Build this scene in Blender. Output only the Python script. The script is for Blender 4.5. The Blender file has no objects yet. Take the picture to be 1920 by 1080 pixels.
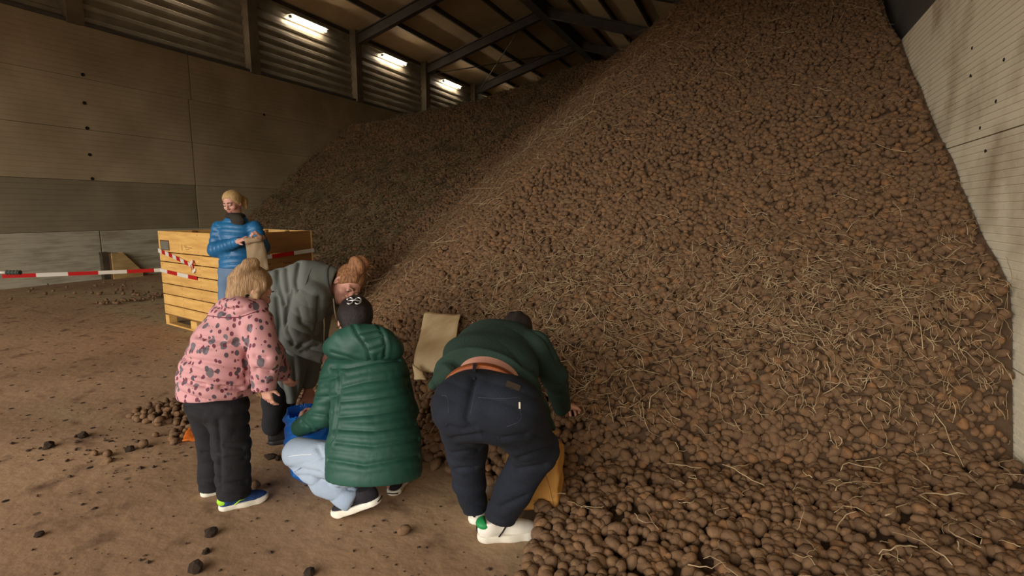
import bpy, bmesh, math, random
import numpy as np
from mathutils import Vector, Matrix, Euler
from mathutils.bvhtree import BVHTree

random.seed(7)
rng = np.random.default_rng(7)
SC = bpy.context.scene
COL = SC.collection

# ------------------------------------------------------------------ camera
# World: X across the barn (wall_left at -13, wall_right at +1.3), Y along the barn, Z up.
YAW, PITCH, FPX = math.radians(24.0), math.radians(8.25), 1000.0
CAM = np.array([0.0, 0.0, 1.5])
cy_, sy_, cp_, sp_ = math.cos(YAW), math.sin(YAW), math.cos(PITCH), math.sin(PITCH)
RIGHT = np.array([cy_, sy_, 0.0])
FWD = np.array([-sy_ * cp_, cy_ * cp_, -sp_])
UP = np.cross(RIGHT, FWD)
cam_data = bpy.data.cameras.new('camera')
cam_data.sensor_width = 36.0
cam_data.lens = 36.0 * FPX / 1920.0
cam_data.clip_end = 200
cam_data.clip_start = 0.05
cam = bpy.data.objects.new('camera', cam_data)
COL.objects.link(cam)
cam.location = CAM
cam.rotation_euler = (math.radians(90) - PITCH, 0, YAW)
SC.camera = cam

# ------------------------------------------------------------------ sky, exposure
SC.view_settings.view_transform = 'Standard'
SC.view_settings.look = 'None'
SC.view_settings.gamma = 1.0
SC.view_settings.use_curve_mapping = False
SC.view_settings.exposure = 0.0
w = bpy.data.worlds.new('overcast_sky')
SC.world = w
w.use_nodes = True
nt = w.node_tree
bg = nt.nodes['Background']
tc = nt.nodes.new('ShaderNodeTexCoord')
sep = nt.nodes.new('ShaderNodeSeparateXYZ')
rmp = nt.nodes.new('ShaderNodeValToRGB')
rmp.color_ramp.elements[0].position = 0.48
rmp.color_ramp.elements[0].color = (0.10, 0.095, 0.085, 1)
rmp.color_ramp.elements[1].position = 0.52
rmp.color_ramp.elements[1].color = (1.0, 0.955, 0.89, 1)
mp = nt.nodes.new('ShaderNodeMapRange')
mp.inputs['From Min'].default_value = -1
nt.links.new(tc.outputs['Generated'], sep.inputs[0])
nt.links.new(sep.outputs['Z'], mp.inputs['Value'])
nt.links.new(mp.outputs['Result'], rmp.inputs['Fac'])
nt.links.new(rmp.outputs['Color'], bg.inputs['Color'])
SKY = 7.5
bg.inputs['Strength'].default_value = SKY
TUBE_POWER = 75.0       # emission of the fluorescent tubes
DOOR = (-12.4, 1.0, 5.0)   # unseen door opening behind the camera, sized to shape the daylight: x0, x1, height
DOOR_Y = -5.0

# portal across the open door (gives no light of its own, only guides the sky light in)
pd = bpy.data.lights.new('door_portal', 'AREA')
pd.shape = 'RECTANGLE'
pd.size = DOOR[1] - DOOR[0]
pd.size_y = DOOR[2]
pd.cycles.is_portal = True
po = bpy.data.objects.new('door_portal', pd)
po.location = ((DOOR[0] + DOOR[1]) / 2, DOOR_Y, DOOR[2] / 2)
po.rotation_euler = (math.radians(90), 0, 0)
COL.objects.link(po)

# ------------------------------------------------------------------ geometry helpers
def P(u, v, t):
    """The world point seen at pixel (u, v) of the 1920x1080 photograph at camera depth t."""
    return CAM + t * ((u - 960) / FPX * RIGHT + (540 - v) / FPX * UP + FWD)

def G(u, v, z=0.0):
    d = (u - 960) / FPX * RIGHT + (540 - v) / FPX * UP + FWD
    t = (z - CAM[2]) / d[2]
    return CAM + t * d

def nrm(a):
    a = np.asarray(a, float)
    return a / max(np.linalg.norm(a), 1e-9)

def project(p):
    d = np.asarray(p, float) - CAM
    t = d @ FWD
    return 960 + FPX * (d @ RIGHT) / t, 540 - FPX * (d @ UP) / t, t

def link(o, parent=None):
    COL.objects.link(o)
    if parent is not None:
        o.parent = parent
    return o

def tag(o, label=None, cat=None, group=None, kind=None):
    if label: o['label'] = label
    if cat: o['category'] = cat
    if group: o['group'] = group
    if kind: o['kind'] = kind
    return o

def empty(name, loc=(0, 0, 0), rot=(0, 0, 0), parent=None):
    o = bpy.data.objects.new(name, None)
    o.empty_display_size = 0.1
    o.location = loc
    o.rotation_euler = rot
    return link(o, parent)

def mesh_obj(name, verts, faces, mat, parent=None, smooth=False, origin=None):
    """One mesh object; with origin the mesh is stored relative to it and the object is placed there."""
    verts = np.asarray(verts, float).reshape(-1, 3)
    if origin is not None:
        verts = verts - np.asarray(origin)
    me = bpy.data.meshes.new(name)
    me.from_pydata(verts.tolist(), [], [list(f) for f in faces])
    if smooth:
        me.polygons.foreach_set('use_smooth', np.ones(len(me.polygons), bool))
    if mat is not None:
        for m in (mat if isinstance(mat, (list, tuple)) else [mat]):
            me.materials.append(m)
    me.update()
    o = bpy.data.objects.new(name, me)
    if origin is not None:
        o.location = origin
    return link(o, parent)

BOXF = [(0, 3, 2, 1), (4, 5, 6, 7), (0, 1, 5, 4), (1, 2, 6, 5), (2, 3, 7, 6), (3, 0, 4, 7)]
def box_v(c, hx, hy, hz):
    x, y, z = c
    return [(x - hx, y - hy, z - hz), (x + hx, y - hy, z - hz), (x + hx, y + hy, z - hz), (x - hx, y + hy, z - hz),
            (x - hx, y - hy, z + hz), (x + hx, y - hy, z + hz), (x + hx, y + hy, z + hz), (x - hx, y + hy, z + hz)]

class MB:
    """Collects simple solids; build() links them as one mesh object."""
    def __init__(s): s.v, s.f = [], []
    def add(s, v, f):
        n = len(s.v)
        s.v += [tuple(map(float, q)) for q in v]
        s.f += [tuple(i + n for i in q) for q in f]
        return s
    def box(s, lo, hi):
        lo, hi = np.array(lo, float), np.array(hi, float)
        c, h = (lo + hi) / 2, (hi - lo) / 2
        return s.add(box_v(c, *h), BOXF)
    def chamfer_box(s, lo, hi, b=0.004):
        bm = bmesh.new()
        bmesh.ops.create_cube(bm, size=1)
        lo, hi = np.array(lo, float), np.array(hi, float)
        for q in bm.verts:
            q.co = Vector((lo + hi) / 2 + np.array(q.co) * (hi - lo))
        bmesh.ops.bevel(bm, geom=list(bm.edges), offset=b, segments=1, affect='EDGES')
        bm.verts.index_update()
        s.add([q.co[:] for q in bm.verts], [[q.index for q in f.verts] for f in bm.faces])
        bm.free()
        return s
    def bar(s, p0, p1, w, h, up=(0, 0, 1)):
        """Rectangular bar from p0 to p1, w sideways, h along up."""
        p0, p1 = np.array(p0, float), np.array(p1, float)
        d = nrm(p1 - p0)
        sd = nrm(np.cross(d, up)); u2 = np.cross(sd, d)
        v = []
        for p in (p0, p1):
            for a, b in ((-1, -1), (1, -1), (1, 1), (-1, 1)):
                v.append(p + sd * a * w / 2 + u2 * b * h / 2)
        return s.add(v, BOXF)
    def ibeam(s, p0, p1, w, h, tf, tw, up=(0, 0, 1)):
        p0, p1 = np.array(p0, float), np.array(p1, float)
        d = nrm(p1 - p0)
        sd = nrm(np.cross(d, up)); u2 = np.cross(sd, d)
        for off in (h / 2 - tf / 2, -h / 2 + tf / 2):
            s.bar(p0 + u2 * off, p1 + u2 * off, w, tf, up)
        return s.bar(p0, p1, tw, h - 2 * tf, up)
    def tube(s, pts, r, n=6, cap=True):
        pts = np.asarray(pts, float)
        rr = np.broadcast_to(np.asarray(r, float), (len(pts),))
        t = np.gradient(pts, axis=0)
        base = len(s.v)
        ref = np.array([0, 0, 1.0])
        if abs(nrm(t[0]) @ ref) > 0.9: ref = np.array([1.0, 0, 0])
        a = nrm(np.cross(t[0], ref))
        for i, p in enumerate(pts):
            d = nrm(t[i])
            a = nrm(a - d * (a @ d)); b = np.cross(d, a)
            for k in range(n):
                q = 2 * math.pi * k / n
                s.v.append(tuple(p + rr[i] * (math.cos(q) * a + math.sin(q) * b)))
        for i in range(len(pts) - 1):
            for k in range(n):
                k2 = (k + 1) % n
                s.f.append((base + i * n + k, base + i * n + k2, base + (i + 1) * n + k2, base + (i + 1) * n + k))
        if cap:
            s.f.append(tuple(base + k for k in reversed(range(n))))
            s.f.append(tuple(base + (len(pts) - 1) * n + k for k in range(n)))
        return s
    def build(s, name, mat, parent=None, smooth=False, origin=None):
        return mesh_obj(name, s.v, s.f, mat, parent, smooth, origin)

# ------------------------------------------------------------------ materials
def mat(name, col, col2=None, scale=4.0, detail=6.0, rough=0.85, bump=0.0, bscale=60.0, metal=0.0, spec=0.3,
        lo=0.35, hi=0.65, coords='Object', rand=0.0, stretch=None, sheen=0.0, bdist=0.01, translucent=0.0, wrinkle=0.0, wscale=11.0):
    m = bpy.data.materials.new(name)
    m.use_nodes = True
    t = m.node_tree
    b = t.nodes['Principled BSDF']
    b.inputs['Roughness'].default_value = rough
    b.inputs['Metallic'].default_value = metal
    b.inputs['Specular IOR Level'].default_value = spec
    if sheen: b.inputs['Sheen Weight'].default_value = sheen
    tcn = t.nodes.new('ShaderNodeTexCoord')
    vec = tcn.outputs[coords]
    if stretch:
        mpn = t.nodes.new('ShaderNodeMapping')
        mpn.inputs['Scale'].default_value = stretch
        t.links.new(vec, mpn.inputs['Vector'])
        vec = mpn.outputs['Vector']
    out = None
    if col2 is not None:
        n = t.nodes.new('ShaderNodeTexNoise')
        n.inputs['Scale'].default_value = scale
        n.inputs['Detail'].default_value = detail
        r = t.nodes.new('ShaderNodeValToRGB')
        r.color_ramp.elements[0].position = lo
        r.color_ramp.elements[1].position = hi
        r.color_ramp.elements[0].color = (*col, 1)
        r.color_ramp.elements[1].color = (*col2, 1)
        t.links.new(vec, n.inputs['Vector'])
        t.links.new(n.outputs['Fac'], r.inputs['Fac'])
        out = r.outputs['Color']
    if rand:
        oi = t.nodes.new('ShaderNodeObjectInfo')
        hs = t.nodes.new('ShaderNodeHueSaturation')
        mr = t.nodes.new('ShaderNodeMapRange')
        mr.inputs['To Min'].default_value = 1 - rand
        mr.inputs['To Max'].default_value = 1 + rand
        t.links.new(oi.outputs['Random'], mr.inputs['Value'])
        t.links.new(mr.outputs['Result'], hs.inputs['Value'])
        if out is not None: t.links.new(out, hs.inputs['Color'])
        else: hs.inputs['Color'].default_value = (*col, 1)
        out = hs.outputs['Color']
    if out is not None: t.links.new(out, b.inputs['Base Color'])
    else: b.inputs['Base Color'].default_value = (*col, 1)
    if bump:
        n2 = t.nodes.new('ShaderNodeTexNoise')
        n2.inputs['Scale'].default_value = bscale
        n2.inputs['Detail'].default_value = 4
        bp = t.nodes.new('ShaderNodeBump')
        bp.inputs['Strength'].default_value = bump
        bp.inputs['Distance'].default_value = bdist
        t.links.new(vec, n2.inputs['Vector'])
        t.links.new(n2.outputs['Fac'], bp.inputs['Height'])
        t.links.new(bp.outputs['Normal'], b.inputs['Normal'])
    if wrinkle: add_wrinkles(m, wrinkle, wscale)
    if translucent:
        tl = t.nodes.new('ShaderNodeBsdfTranslucent')
        if out is not None: t.links.new(out, tl.inputs['Color'])
        else: tl.inputs['Color'].default_value = (*col, 1)
        mx = t.nodes.new('ShaderNodeMixShader'); mx.inputs[0].default_value = translucent
        t.links.new(b.outputs[0], mx.inputs[1]); t.links.new(tl.outputs[0], mx.inputs[2])
        t.links.new(mx.outputs[0], t.nodes['Material Output'].inputs['Surface'])
    return m

def add_wrinkles(m, strength, scale):
    """Soft cloth wrinkles as a second layer of fine relief."""
    t = m.node_tree; b = t.nodes['Principled BSDF']
    tcn = t.nodes.new('ShaderNodeTexCoord')
    n = t.nodes.new('ShaderNodeTexNoise'); n.noise_type = 'RIDGED_MULTIFRACTAL'
    n.inputs['Scale'].default_value = scale; n.inputs['Detail'].default_value = 3; n.inputs['Distortion'].default_value = 0.8
    bp = t.nodes.new('ShaderNodeBump'); bp.inputs['Strength'].default_value = strength; bp.inputs['Distance'].default_value = 0.02
    t.links.new(tcn.outputs['Object'], n.inputs['Vector']); t.links.new(n.outputs['Fac'], bp.inputs['Height'])
    if b.inputs['Normal'].is_linked: t.links.new(b.inputs['Normal'].links[0].from_socket, bp.inputs['Normal'])
    t.links.new(bp.outputs['Normal'], b.inputs['Normal'])

def s2l(*c):
    """sRGB 0-255 to linear."""
    return tuple(((x / 255) / 12.92 if x / 255 <= 0.04045 else ((x / 255 + 0.055) / 1.055) ** 2.4) for x in c)
# ------------------------------------------------------------------ smooth solid modelling (distance field + surface nets)
def surface_nets(D, org, h):
    ins = D < 0
    nx, ny, nz = D.shape
    c = np.zeros((nx - 1, ny - 1, nz - 1), np.int8)
    offs = [(i, j, k) for i in (0, 1) for j in (0, 1) for k in (0, 1)]
    for i, j, k in offs:
        c += ins[i:nx - 1 + i, j:ny - 1 + j, k:nz - 1 + k]
    act = (c > 0) & (c < 8)
    idx = np.argwhere(act)
    val = {o: D[idx[:, 0] + o[0], idx[:, 1] + o[1], idx[:, 2] + o[2]] for o in offs}
    pos = np.zeros((len(idx), 3), np.float64)
    cnt = np.zeros(len(idx))
    for a in offs:
        for ax in range(3):
            if a[ax]: continue
            b = list(a); b[ax] = 1; b = tuple(b)
            da, db = val[a], val[b]
            cr = (da < 0) != (db < 0)
            tt = np.where(cr, da / np.where(cr, da - db, 1), 0)
            for q in range(3):
                pos[:, q] += np.where(cr, a[q] + (tt if q == ax else 0), 0)
            cnt += cr
    pos = (pos / cnt[:, None] + idx) * h + org
    vid = np.full(act.shape, -1, np.int64)
    vid[act] = np.arange(len(idx))
    quads = []
    for ax in range(3):
        sl0, sl1 = [slice(None)] * 3, [slice(None)] * 3
        sl0[ax], sl1[ax] = slice(0, -1), slice(1, None)
        A, B = ins[tuple(sl0)], ins[tuple(sl1)]
        o1, o2 = (ax + 1) % 3, (ax + 2) % 3
        e = np.argwhere(A != B)
        ok = (e[:, o1] > 0) & (e[:, o2] > 0) & (e[:, o1] < D.shape[o1] - 1) & (e[:, o2] < D.shape[o2] - 1)
        e = e[ok]
        flip = ~A[e[:, 0], e[:, 1], e[:, 2]]
        q = []
        for d1, d2 in ((-1, -1), (0, -1), (0, 0), (-1, 0)):
            f = e.copy(); f[:, o1] += d1; f[:, o2] += d2
            q.append(vid[f[:, 0], f[:, 1], f[:, 2]])
        q = np.stack(q, 1)
        q[flip] = q[flip][:, ::-1]
        quads.append(q)
    return pos, np.concatenate(quads)

def smin(a, b, k):
    if k <= 0: return np.minimum(a, b)
    hh = np.maximum(k - np.abs(a - b), 0) / k
    return np.minimum(a, b) - hh * hh * k * 0.25

class Sdf:
    def __init__(s, h=0.008): s.h, s.ops = h, []
    def _op(s, fn, lo, hi, k, mode):
        s.ops.append((fn, np.array(lo, float), np.array(hi, float), k, mode)); return s
    def cone(s, p0, p1, r0, r1=None, k=0.02, mode='add', quilt=None, disp=None):
        p0, p1 = np.array(p0, float), np.array(p1, float)
        r1 = r0 if r1 is None else r1
        L = max(np.linalg.norm(p1 - p0), 1e-6); ax = (p1 - p0) / L
        def fn(X, Y, Z):
            x, y, z = X - p0[0], Y - p0[1], Z - p0[2]
            q = np.clip((x * ax[0] + y * ax[1] + z * ax[2]) / L, 0, 1)
            d = np.sqrt((x - q * L * ax[0]) ** 2 + (y - q * L * ax[1]) ** 2 + (z - q * L * ax[2]) ** 2) - (r0 + q * (r1 - r0))
            if quilt:
                sp, am, ph = quilt
                d = d + am * (1 - np.abs(np.sin(math.pi * (q * L + ph + 0.006 * np.sin(X * 31 + Z * 17)) / sp)) ** 0.36)
            if disp: d = d + disp(X, Y, Z)
            return d
        r = max(r0, r1) + 0.01
        return s._op(fn, np.minimum(p0, p1) - r, np.maximum(p0, p1) + r, k, mode)
    def limb(s, pts, rs, k=0.02, quilt=None, disp=None):
        ph = 0
        for i in range(len(pts) - 1):
            q = (quilt[0], quilt[1], ph) if quilt else None
            s.cone(pts[i], pts[i + 1], rs[i], rs[i + 1], k, 'add', q, disp)
            ph += np.linalg.norm(np.asarray(pts[i + 1]) - np.asarray(pts[i]))
        return s
    def ell(s, c, rad, axes=None, k=0.02, mode='add', disp=None):
        c = np.array(c, float); A = np.eye(3) if axes is None else np.array(axes, float)
        rad = np.array(rad, float)
        def fn(X, Y, Z):
            x, y, z = X - c[0], Y - c[1], Z - c[2]
            k0 = 0; k1 = 0
            for i in range(3):
                l = (x * A[i][0] + y * A[i][1] + z * A[i][2])
                k0 = k0 + (l / rad[i]) ** 2; k1 = k1 + (l / rad[i] ** 2) ** 2
            k0, k1 = np.sqrt(k0), np.sqrt(k1)
            d = k0 * (k0 - 1) / np.maximum(k1, 1e-9)
            if disp: d = d + disp(X, Y, Z)
            return d
        ext = np.sqrt((np.abs(A) ** 2 * (rad[:, None] ** 2)).sum(0)) + 0.01
        return s._op(fn, c - ext, c + ext, k, mode)
    def box(s, c, half, axes=None, r=0.01, k=0.0, mode='add', disp=None):
        c = np.array(c, float); A = np.eye(3) if axes is None else np.array(axes, float)
        half = np.array(half, float)
        def fn(X, Y, Z):
            x, y, z = X - c[0], Y - c[1], Z - c[2]
            qs = [np.abs(x * A[i][0] + y * A[i][1] + z * A[i][2]) - (half[i] - r) for i in range(3)]
            d = np.sqrt(sum(np.maximum(q, 0) ** 2 for q in qs)) + np.minimum(np.maximum(np.maximum(qs[0], qs[1]), qs[2]), 0) - r
            if disp: d = d + disp(X, Y, Z)
            return d
        ext = (np.abs(A) * half[:, None]).sum(0) + 0.01
        return s._op(fn, c - ext, c + ext, k, mode)
    def tube(s, st, k=0.03, quilt=None, disp=None, grow=0.0, kin=0.03):
        """Elliptic tube through stations (centre, half width a, half depth b, side vector)."""
        ph = 0
        for i in range(len(st) - 1):
            c0, a0, b0, s0 = st[i]; c1, a1, b1, s1 = st[i + 1]
            c0, c1 = np.array(c0, float), np.array(c1, float)
            L = np.linalg.norm(c1 - c0); ax = (c1 - c0) / L
            sd = np.array(s0, float) + np.array(s1, float); sd = nrm(sd - ax * (sd @ ax)); nm = np.cross(ax, sd)
            def fn(X, Y, Z, c0=c0, L=L, ax=ax, sd=sd, nm=nm, a0=a0, a1=a1, b0=b0, b1=b1, ph=ph):
                x, y, z = X - c0[0], Y - c0[1], Z - c0[2]
                al = x * ax[0] + y * ax[1] + z * ax[2]
                q = np.clip(al / L, 0, 1)
                a = a0 + q * (a1 - a0) + grow; b = b0 + q * (b1 - b0) + grow
                u = x * sd[0] + y * sd[1] + z * sd[2]
                w_ = x * nm[0] + y * nm[1] + z * nm[2]
                v = al - q * L
                mn = np.minimum(a, b)
                d = (np.sqrt((u / a) ** 2 + (w_ / b) ** 2 + (v / mn) ** 2) - 1) * mn
                if quilt:
                    sp, am, p0_ = quilt
                    wob = 0.006 * np.sin(X * 19 + Z * 9) + 0.005 * np.sin(Y * 29 + Z * 5)
                    d = d + am * (1 - np.abs(np.sin(math.pi * (al + ph + p0_ + wob) / sp)) ** 0.36)
                if disp: d = d + disp(X, Y, Z)
                return d
            r = max(a0, a1, b0, b1) + grow + 0.015
            s._op(fn, np.minimum(c0, c1) - r, np.maximum(c0, c1) + r, k if i == 0 else kin, 'add')
            ph += L
        return s
    def cut(s, p, n, k=0.0, lo=None, hi=None):
        """Removes everything on the side n points to (inside lo..hi if given)."""
        p, n = np.array(p, float), nrm(n)
        def fn(X, Y, Z): return (X - p[0]) * n[0] + (Y - p[1]) * n[1] + (Z - p[2]) * n[2]
        s.ops.append((fn, None if lo is None else np.array(lo), None if hi is None else np.array(hi), k, 'cut')); return s
    def mesh(s):
        h = s.h
        adds = [o for o in s.ops if o[4] == 'add']
        lo = np.min([o[1] for o in adds], 0) - 3 * h
        hi = np.max([o[2] for o in adds], 0) + 3 * h
        n = np.ceil((hi - lo) / h).astype(int) + 1
        D = np.full(n, 1.0, np.float32)
        ax = [lo[i] + h * np.arange(n[i], dtype=np.float32) for i in range(3)]
        for fn, l, u, k, mode in s.ops:
            if l is None: i0, i1 = np.zeros(3, int), n
            else:
                i0 = np.clip(np.floor((l - k - 3 * h - lo) / h).astype(int), 0, n - 1)
                i1 = np.clip(np.ceil((u + k + 3 * h - lo) / h).astype(int) + 1, 1, n)
            if np.any(i1 <= i0): continue
            sl = tuple(slice(i0[i], i1[i]) for i in range(3))
            X = ax[0][sl[0]][:, None, None]; Y = ax[1][sl[1]][None, :, None]; Z = ax[2][sl[2]][None, None, :]
            d = fn(X, Y, Z)
            if mode == 'add': D[sl] = smin(D[sl], d, k)
            elif mode == 'cut': D[sl] = -smin(-D[sl], -d, k)
            else: D[sl] = -smin(-D[sl], d, k)          # subtract
        return surface_nets(D, lo, h)
    def build(s, name, m, parent=None, origin=None, smooth_iter=1):
        v, f = s.mesh()
        if origin is not None: v = v - np.asarray(origin)
        me = bpy.data.meshes.new(name)
        me.vertices.add(len(v)); me.vertices.foreach_set('co', v.astype(np.float32).ravel())
        me.loops.add(f.size); me.loops.foreach_set('vertex_index', f.astype(np.int32).ravel())
        me.polygons.add(len(f)); me.polygons.foreach_set('loop_start', np.arange(0, f.size, 4, dtype=np.int32))
        me.polygons.foreach_set('use_smooth', np.ones(len(f), bool))
        me.update(calc_edges=True); me.validate()
        for mm in (m if isinstance(m, (list, tuple)) else [m]): me.materials.append(mm)
        o = bpy.data.objects.new(name, me)
        if origin is not None: o.location = origin
        return link(o, parent)

def local(o, root):
    """Parents o, whose mesh is in world coordinates, under root without moving it."""
    o.parent = root
    o.matrix_parent_inverse = root.matrix_basis.inverted()
    return o

def bvh_of(o):
    me = o.data
    mw = o.matrix_basis
    vs = [mw @ q.co for q in me.vertices]
    return BVHTree.FromPolygons(vs, [tuple(q.vertices) for q in me.polygons])

def cast(bvh, u, v):
    d = nrm((u - 960) / FPX * RIGHT + (540 - v) / FPX * UP + FWD)
    hit = bvh.ray_cast(Vector(CAM), Vector(d))
    return None if hit[0] is None else (np.array(hit[0]), np.array(hit[1]))

def surf_line(name, bvh, pix, r, m, parent, lift=0.0, step=6.0, n=5):
    """A thin cord lying on a surface along a path given by a few points in sight."""
    pts = []
    for (u0, v0), (u1, v1) in zip(pix[:-1], pix[1:]):
        k = max(2, int(math.hypot(u1 - u0, v1 - v0) / step))
        for i in range(k + 1):
            q = cast(bvh, u0 + (u1 - u0) * i / k, v0 + (v1 - v0) * i / k)
            if q is not None and (not pts or np.linalg.norm(q[0] - pts[-1]) < 0.15):
                p = q[0] + q[1] * lift
                if not pts or np.linalg.norm(p - pts[-1]) > 1e-3: pts.append(p)
    if len(pts) < 3: return None
    pts = np.array(pts)
    for _ in range(2): pts[1:-1] = (pts[:-2] + 2 * pts[1:-1] + pts[2:]) / 4
    o = MB().tube(pts, r, n).build(name, m, None, True)
    return local(o, parent)

def groove(o, lines, amp, wd, puff=0.0):
    """Presses stitched or folded grooves into a cloth surface along lines; puff swells the cloth between them."""
    me = o.data; n = len(me.vertices)
    co = np.empty(n * 3); me.vertices.foreach_get('co', co); co = co.reshape(-1, 3)
    no = np.empty(n * 3); me.vertices.foreach_get('normal', no); no = no.reshape(-1, 3)
    bv = bvh_of(o); pts = []
    for ln in lines:
        for (u0, v0), (u1, v1) in zip(ln[:-1], ln[1:]):
            k = max(2, int(math.hypot(u1 - u0, v1 - v0) / 2.0))
            for i in range(k + 1):
                q = cast(bv, u0 + (u1 - u0) * i / k, v0 + (v1 - v0) * i / k)
                if q is not None: pts.append(q[0])
    if not pts: return o
    pts = np.array(pts); d = np.full(n, 9.0)
    lo, hi = pts.min(0) - 0.12, pts.max(0) + 0.12
    near = np.where(np.all((co > lo) & (co < hi), 1))[0]
    for i in range(0, len(near), 2000):
        j = near[i:i + 2000]
        d[j] = np.sqrt(((co[j][:, None, :] - pts[None]) ** 2).sum(-1)).min(1)
    f = -amp * np.exp(-(d / wd) ** 2) + puff * np.exp(-((d - 3.2 * wd) / (2.0 * wd)) ** 2)
    co = co + no * f[:, None]
    me.vertices.foreach_set('co', co.ravel()); me.update()
    return o
# ------------------------------------------------------------------ setting materials
M_FLOOR = bpy.data.materials.new('dusty_concrete'); M_FLOOR.use_nodes = True
def _floor():
    t = M_FLOOR.node_tree; b = t.nodes['Principled BSDF']; L = t.links
    b.inputs['Roughness'].default_value = 0.9; b.inputs['Specular IOR Level'].default_value = 0.2
    tcn = t.nodes.new('ShaderNodeTexCoord')
    def noise(sc, det=6, dist=0.0, stretch=None):
        n = t.nodes.new('ShaderNodeTexNoise'); n.inputs['Scale'].default_value = sc
        n.inputs['Detail'].default_value = det; n.inputs['Distortion'].default_value = dist
        if stretch:
            m = t.nodes.new('ShaderNodeMapping'); m.inputs['Scale'].default_value = stretch
            L.new(tcn.outputs['Object'], m.inputs[0]); L.new(m.outputs[0], n.inputs['Vector'])
        else: L.new(tcn.outputs['Object'], n.inputs['Vector'])
        return n.outputs['Fac']
    def ramp(f, a, c):
        r = t.nodes.new('ShaderNodeValToRGB'); r.color_ramp.elements[0].position = a; r.color_ramp.elements[1].position = c
        L.new(f, r.inputs['Fac']); return r
    def mix(f, a, c):
        m = t.nodes.new('ShaderNodeMix'); m.data_type = 'RGBA'
        L.new(f, m.inputs['Factor'])
        for s, q in (('A', a), ('B', c)):
            i = [x for x in m.inputs if x.name == s and x.type == 'RGBA'][0]
            if isinstance(q, tuple): i.default_value = (*q, 1)
            else: L.new(q, i)
        return [x for x in m.outputs if x.type == 'RGBA'][0]
    base = mix(ramp(noise(0.7, 8, 0.4), 0.38, 0.62).outputs['Color'], s2l(164, 133, 102), s2l(143, 114, 87))
    base = mix(ramp(noise(0.35, 5, 0.8, (0.5, 1.6, 1)), 0.50, 0.62).outputs['Color'], base, s2l(158, 140, 106))
    base = mix(ramp(noise(5.0, 8), 0.56, 0.72).outputs['Color'], base, s2l(108, 82, 64))
    base = mix(ramp(noise(22.0, 5), 0.68, 0.76).outputs['Color'], base, s2l(88, 68, 54))
    # rows of small round ventilation holes in the concrete of the far part of the floor
    vor = t.nodes.new('ShaderNodeTexVoronoi'); vor.inputs['Scale'].default_value = 3.1; vor.inputs['Randomness'].default_value = 0.35
    vor.voronoi_dimensions = '2D'
    L.new(tcn.outputs['Object'], vor.inputs['Vector'])
    dot = ramp(vor.outputs['Distance'], 0.045, 0.06); dot.color_ramp.elements[0].color = (1, 1, 1, 1); dot.color_ramp.elements[1].color = (0, 0, 0, 1)
    sepn = t.nodes.new('ShaderNodeSeparateXYZ'); L.new(tcn.outputs['Object'], sepn.inputs[0])
    rg = t.nodes.new('ShaderNodeMapRange'); rg.inputs['From Min'].default_value = -2.8; rg.inputs['From Max'].default_value = -3.4
    L.new(sepn.outputs['X'], rg.inputs['Value'])
    mu = t.nodes.new('ShaderNodeMath'); mu.operation = 'MULTIPLY'; L.new(dot.outputs['Color'], mu.inputs[0]); L.new(rg.outputs['Result'], mu.inputs[1])
    base = mix(mu.outputs[0], base, s2l(40, 31, 26))
    L.new(base, b.inputs['Base Color'])
    bp = t.nodes.new('ShaderNodeBump'); bp.inputs['Strength'].default_value = 0.35; bp.inputs['Distance'].default_value = 0.02
    L.new(noise(14, 8), bp.inputs['Height']); L.new(bp.outputs['Normal'], b.inputs['Normal'])
_floor()
M_PANEL = mat('grey_concrete_panel', s2l(174, 156, 126), s2l(152, 134, 104), scale=0.9, rough=0.75, bump=0.25, bscale=30, rand=0.05)
M_PANEL_DARK = mat('dark_dusty_panel', s2l(142, 130, 104), s2l(126, 114, 90), scale=1.2, rough=0.8, bump=0.25, bscale=30)
M_PANEL_PALE = mat('pale_low_panel', s2l(178, 170, 148), s2l(146, 136, 114), scale=3.5, rough=0.75, bump=0.3, bscale=25, stretch=(1, 0.5, 3), lo=0.45, hi=0.7)
M_PANEL_R = mat('pale_ribbed_panel', s2l(226, 216, 190), s2l(172, 154, 126), scale=2.6, detail=9, rough=0.8, bump=0.3, bscale=40, lo=0.48, hi=0.78)
M_JOINT = mat('dark_joint', s2l(42, 36, 30), rough=0.95)
M_CLAD = mat('steel_cladding', s2l(168, 158, 138), s2l(146, 136, 116), scale=2, rough=0.45, metal=0.15, bump=0.05)
M_CLAD_DARK = mat('dark_cladding', s2l(96, 92, 86), s2l(82, 78, 72), scale=1.5, rough=0.7)
M_STEEL = mat('dark_painted_steel', s2l(84, 76, 66), s2l(70, 63, 55), scale=3, rough=0.6)
M_COL = mat('grey_painted_column', s2l(128, 114, 94), s2l(110, 97, 80), scale=3, rough=0.6)
M_ROOF = mat('beige_roof_board', s2l(212, 186, 146), s2l(188, 163, 124), scale=0.8, rough=0.75)
M_SOIL = mat('dry_soil', s2l(98, 76, 55), s2l(76, 58, 42), scale=9, rough=0.95, bump=0.8, bscale=40)

# ------------------------------------------------------------------ the barn
X_L, X_R, Y0, Y1 = -13.0, 1.3, DOOR_Y, 31.5
H_L, H_R = 5.33, 3.24
RIDGE = (-7.58, 9.3)
SLOPE_L = (RIDGE[1] - 7.75) / (RIDGE[0] - X_L)
SLOPE_R = 0.32
def roof_z(x): return RIDGE[1] - (SLOPE_L * (RIDGE[0] - x) if x < RIDGE[0] else SLOPE_R * (x - RIDGE[0]))

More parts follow.
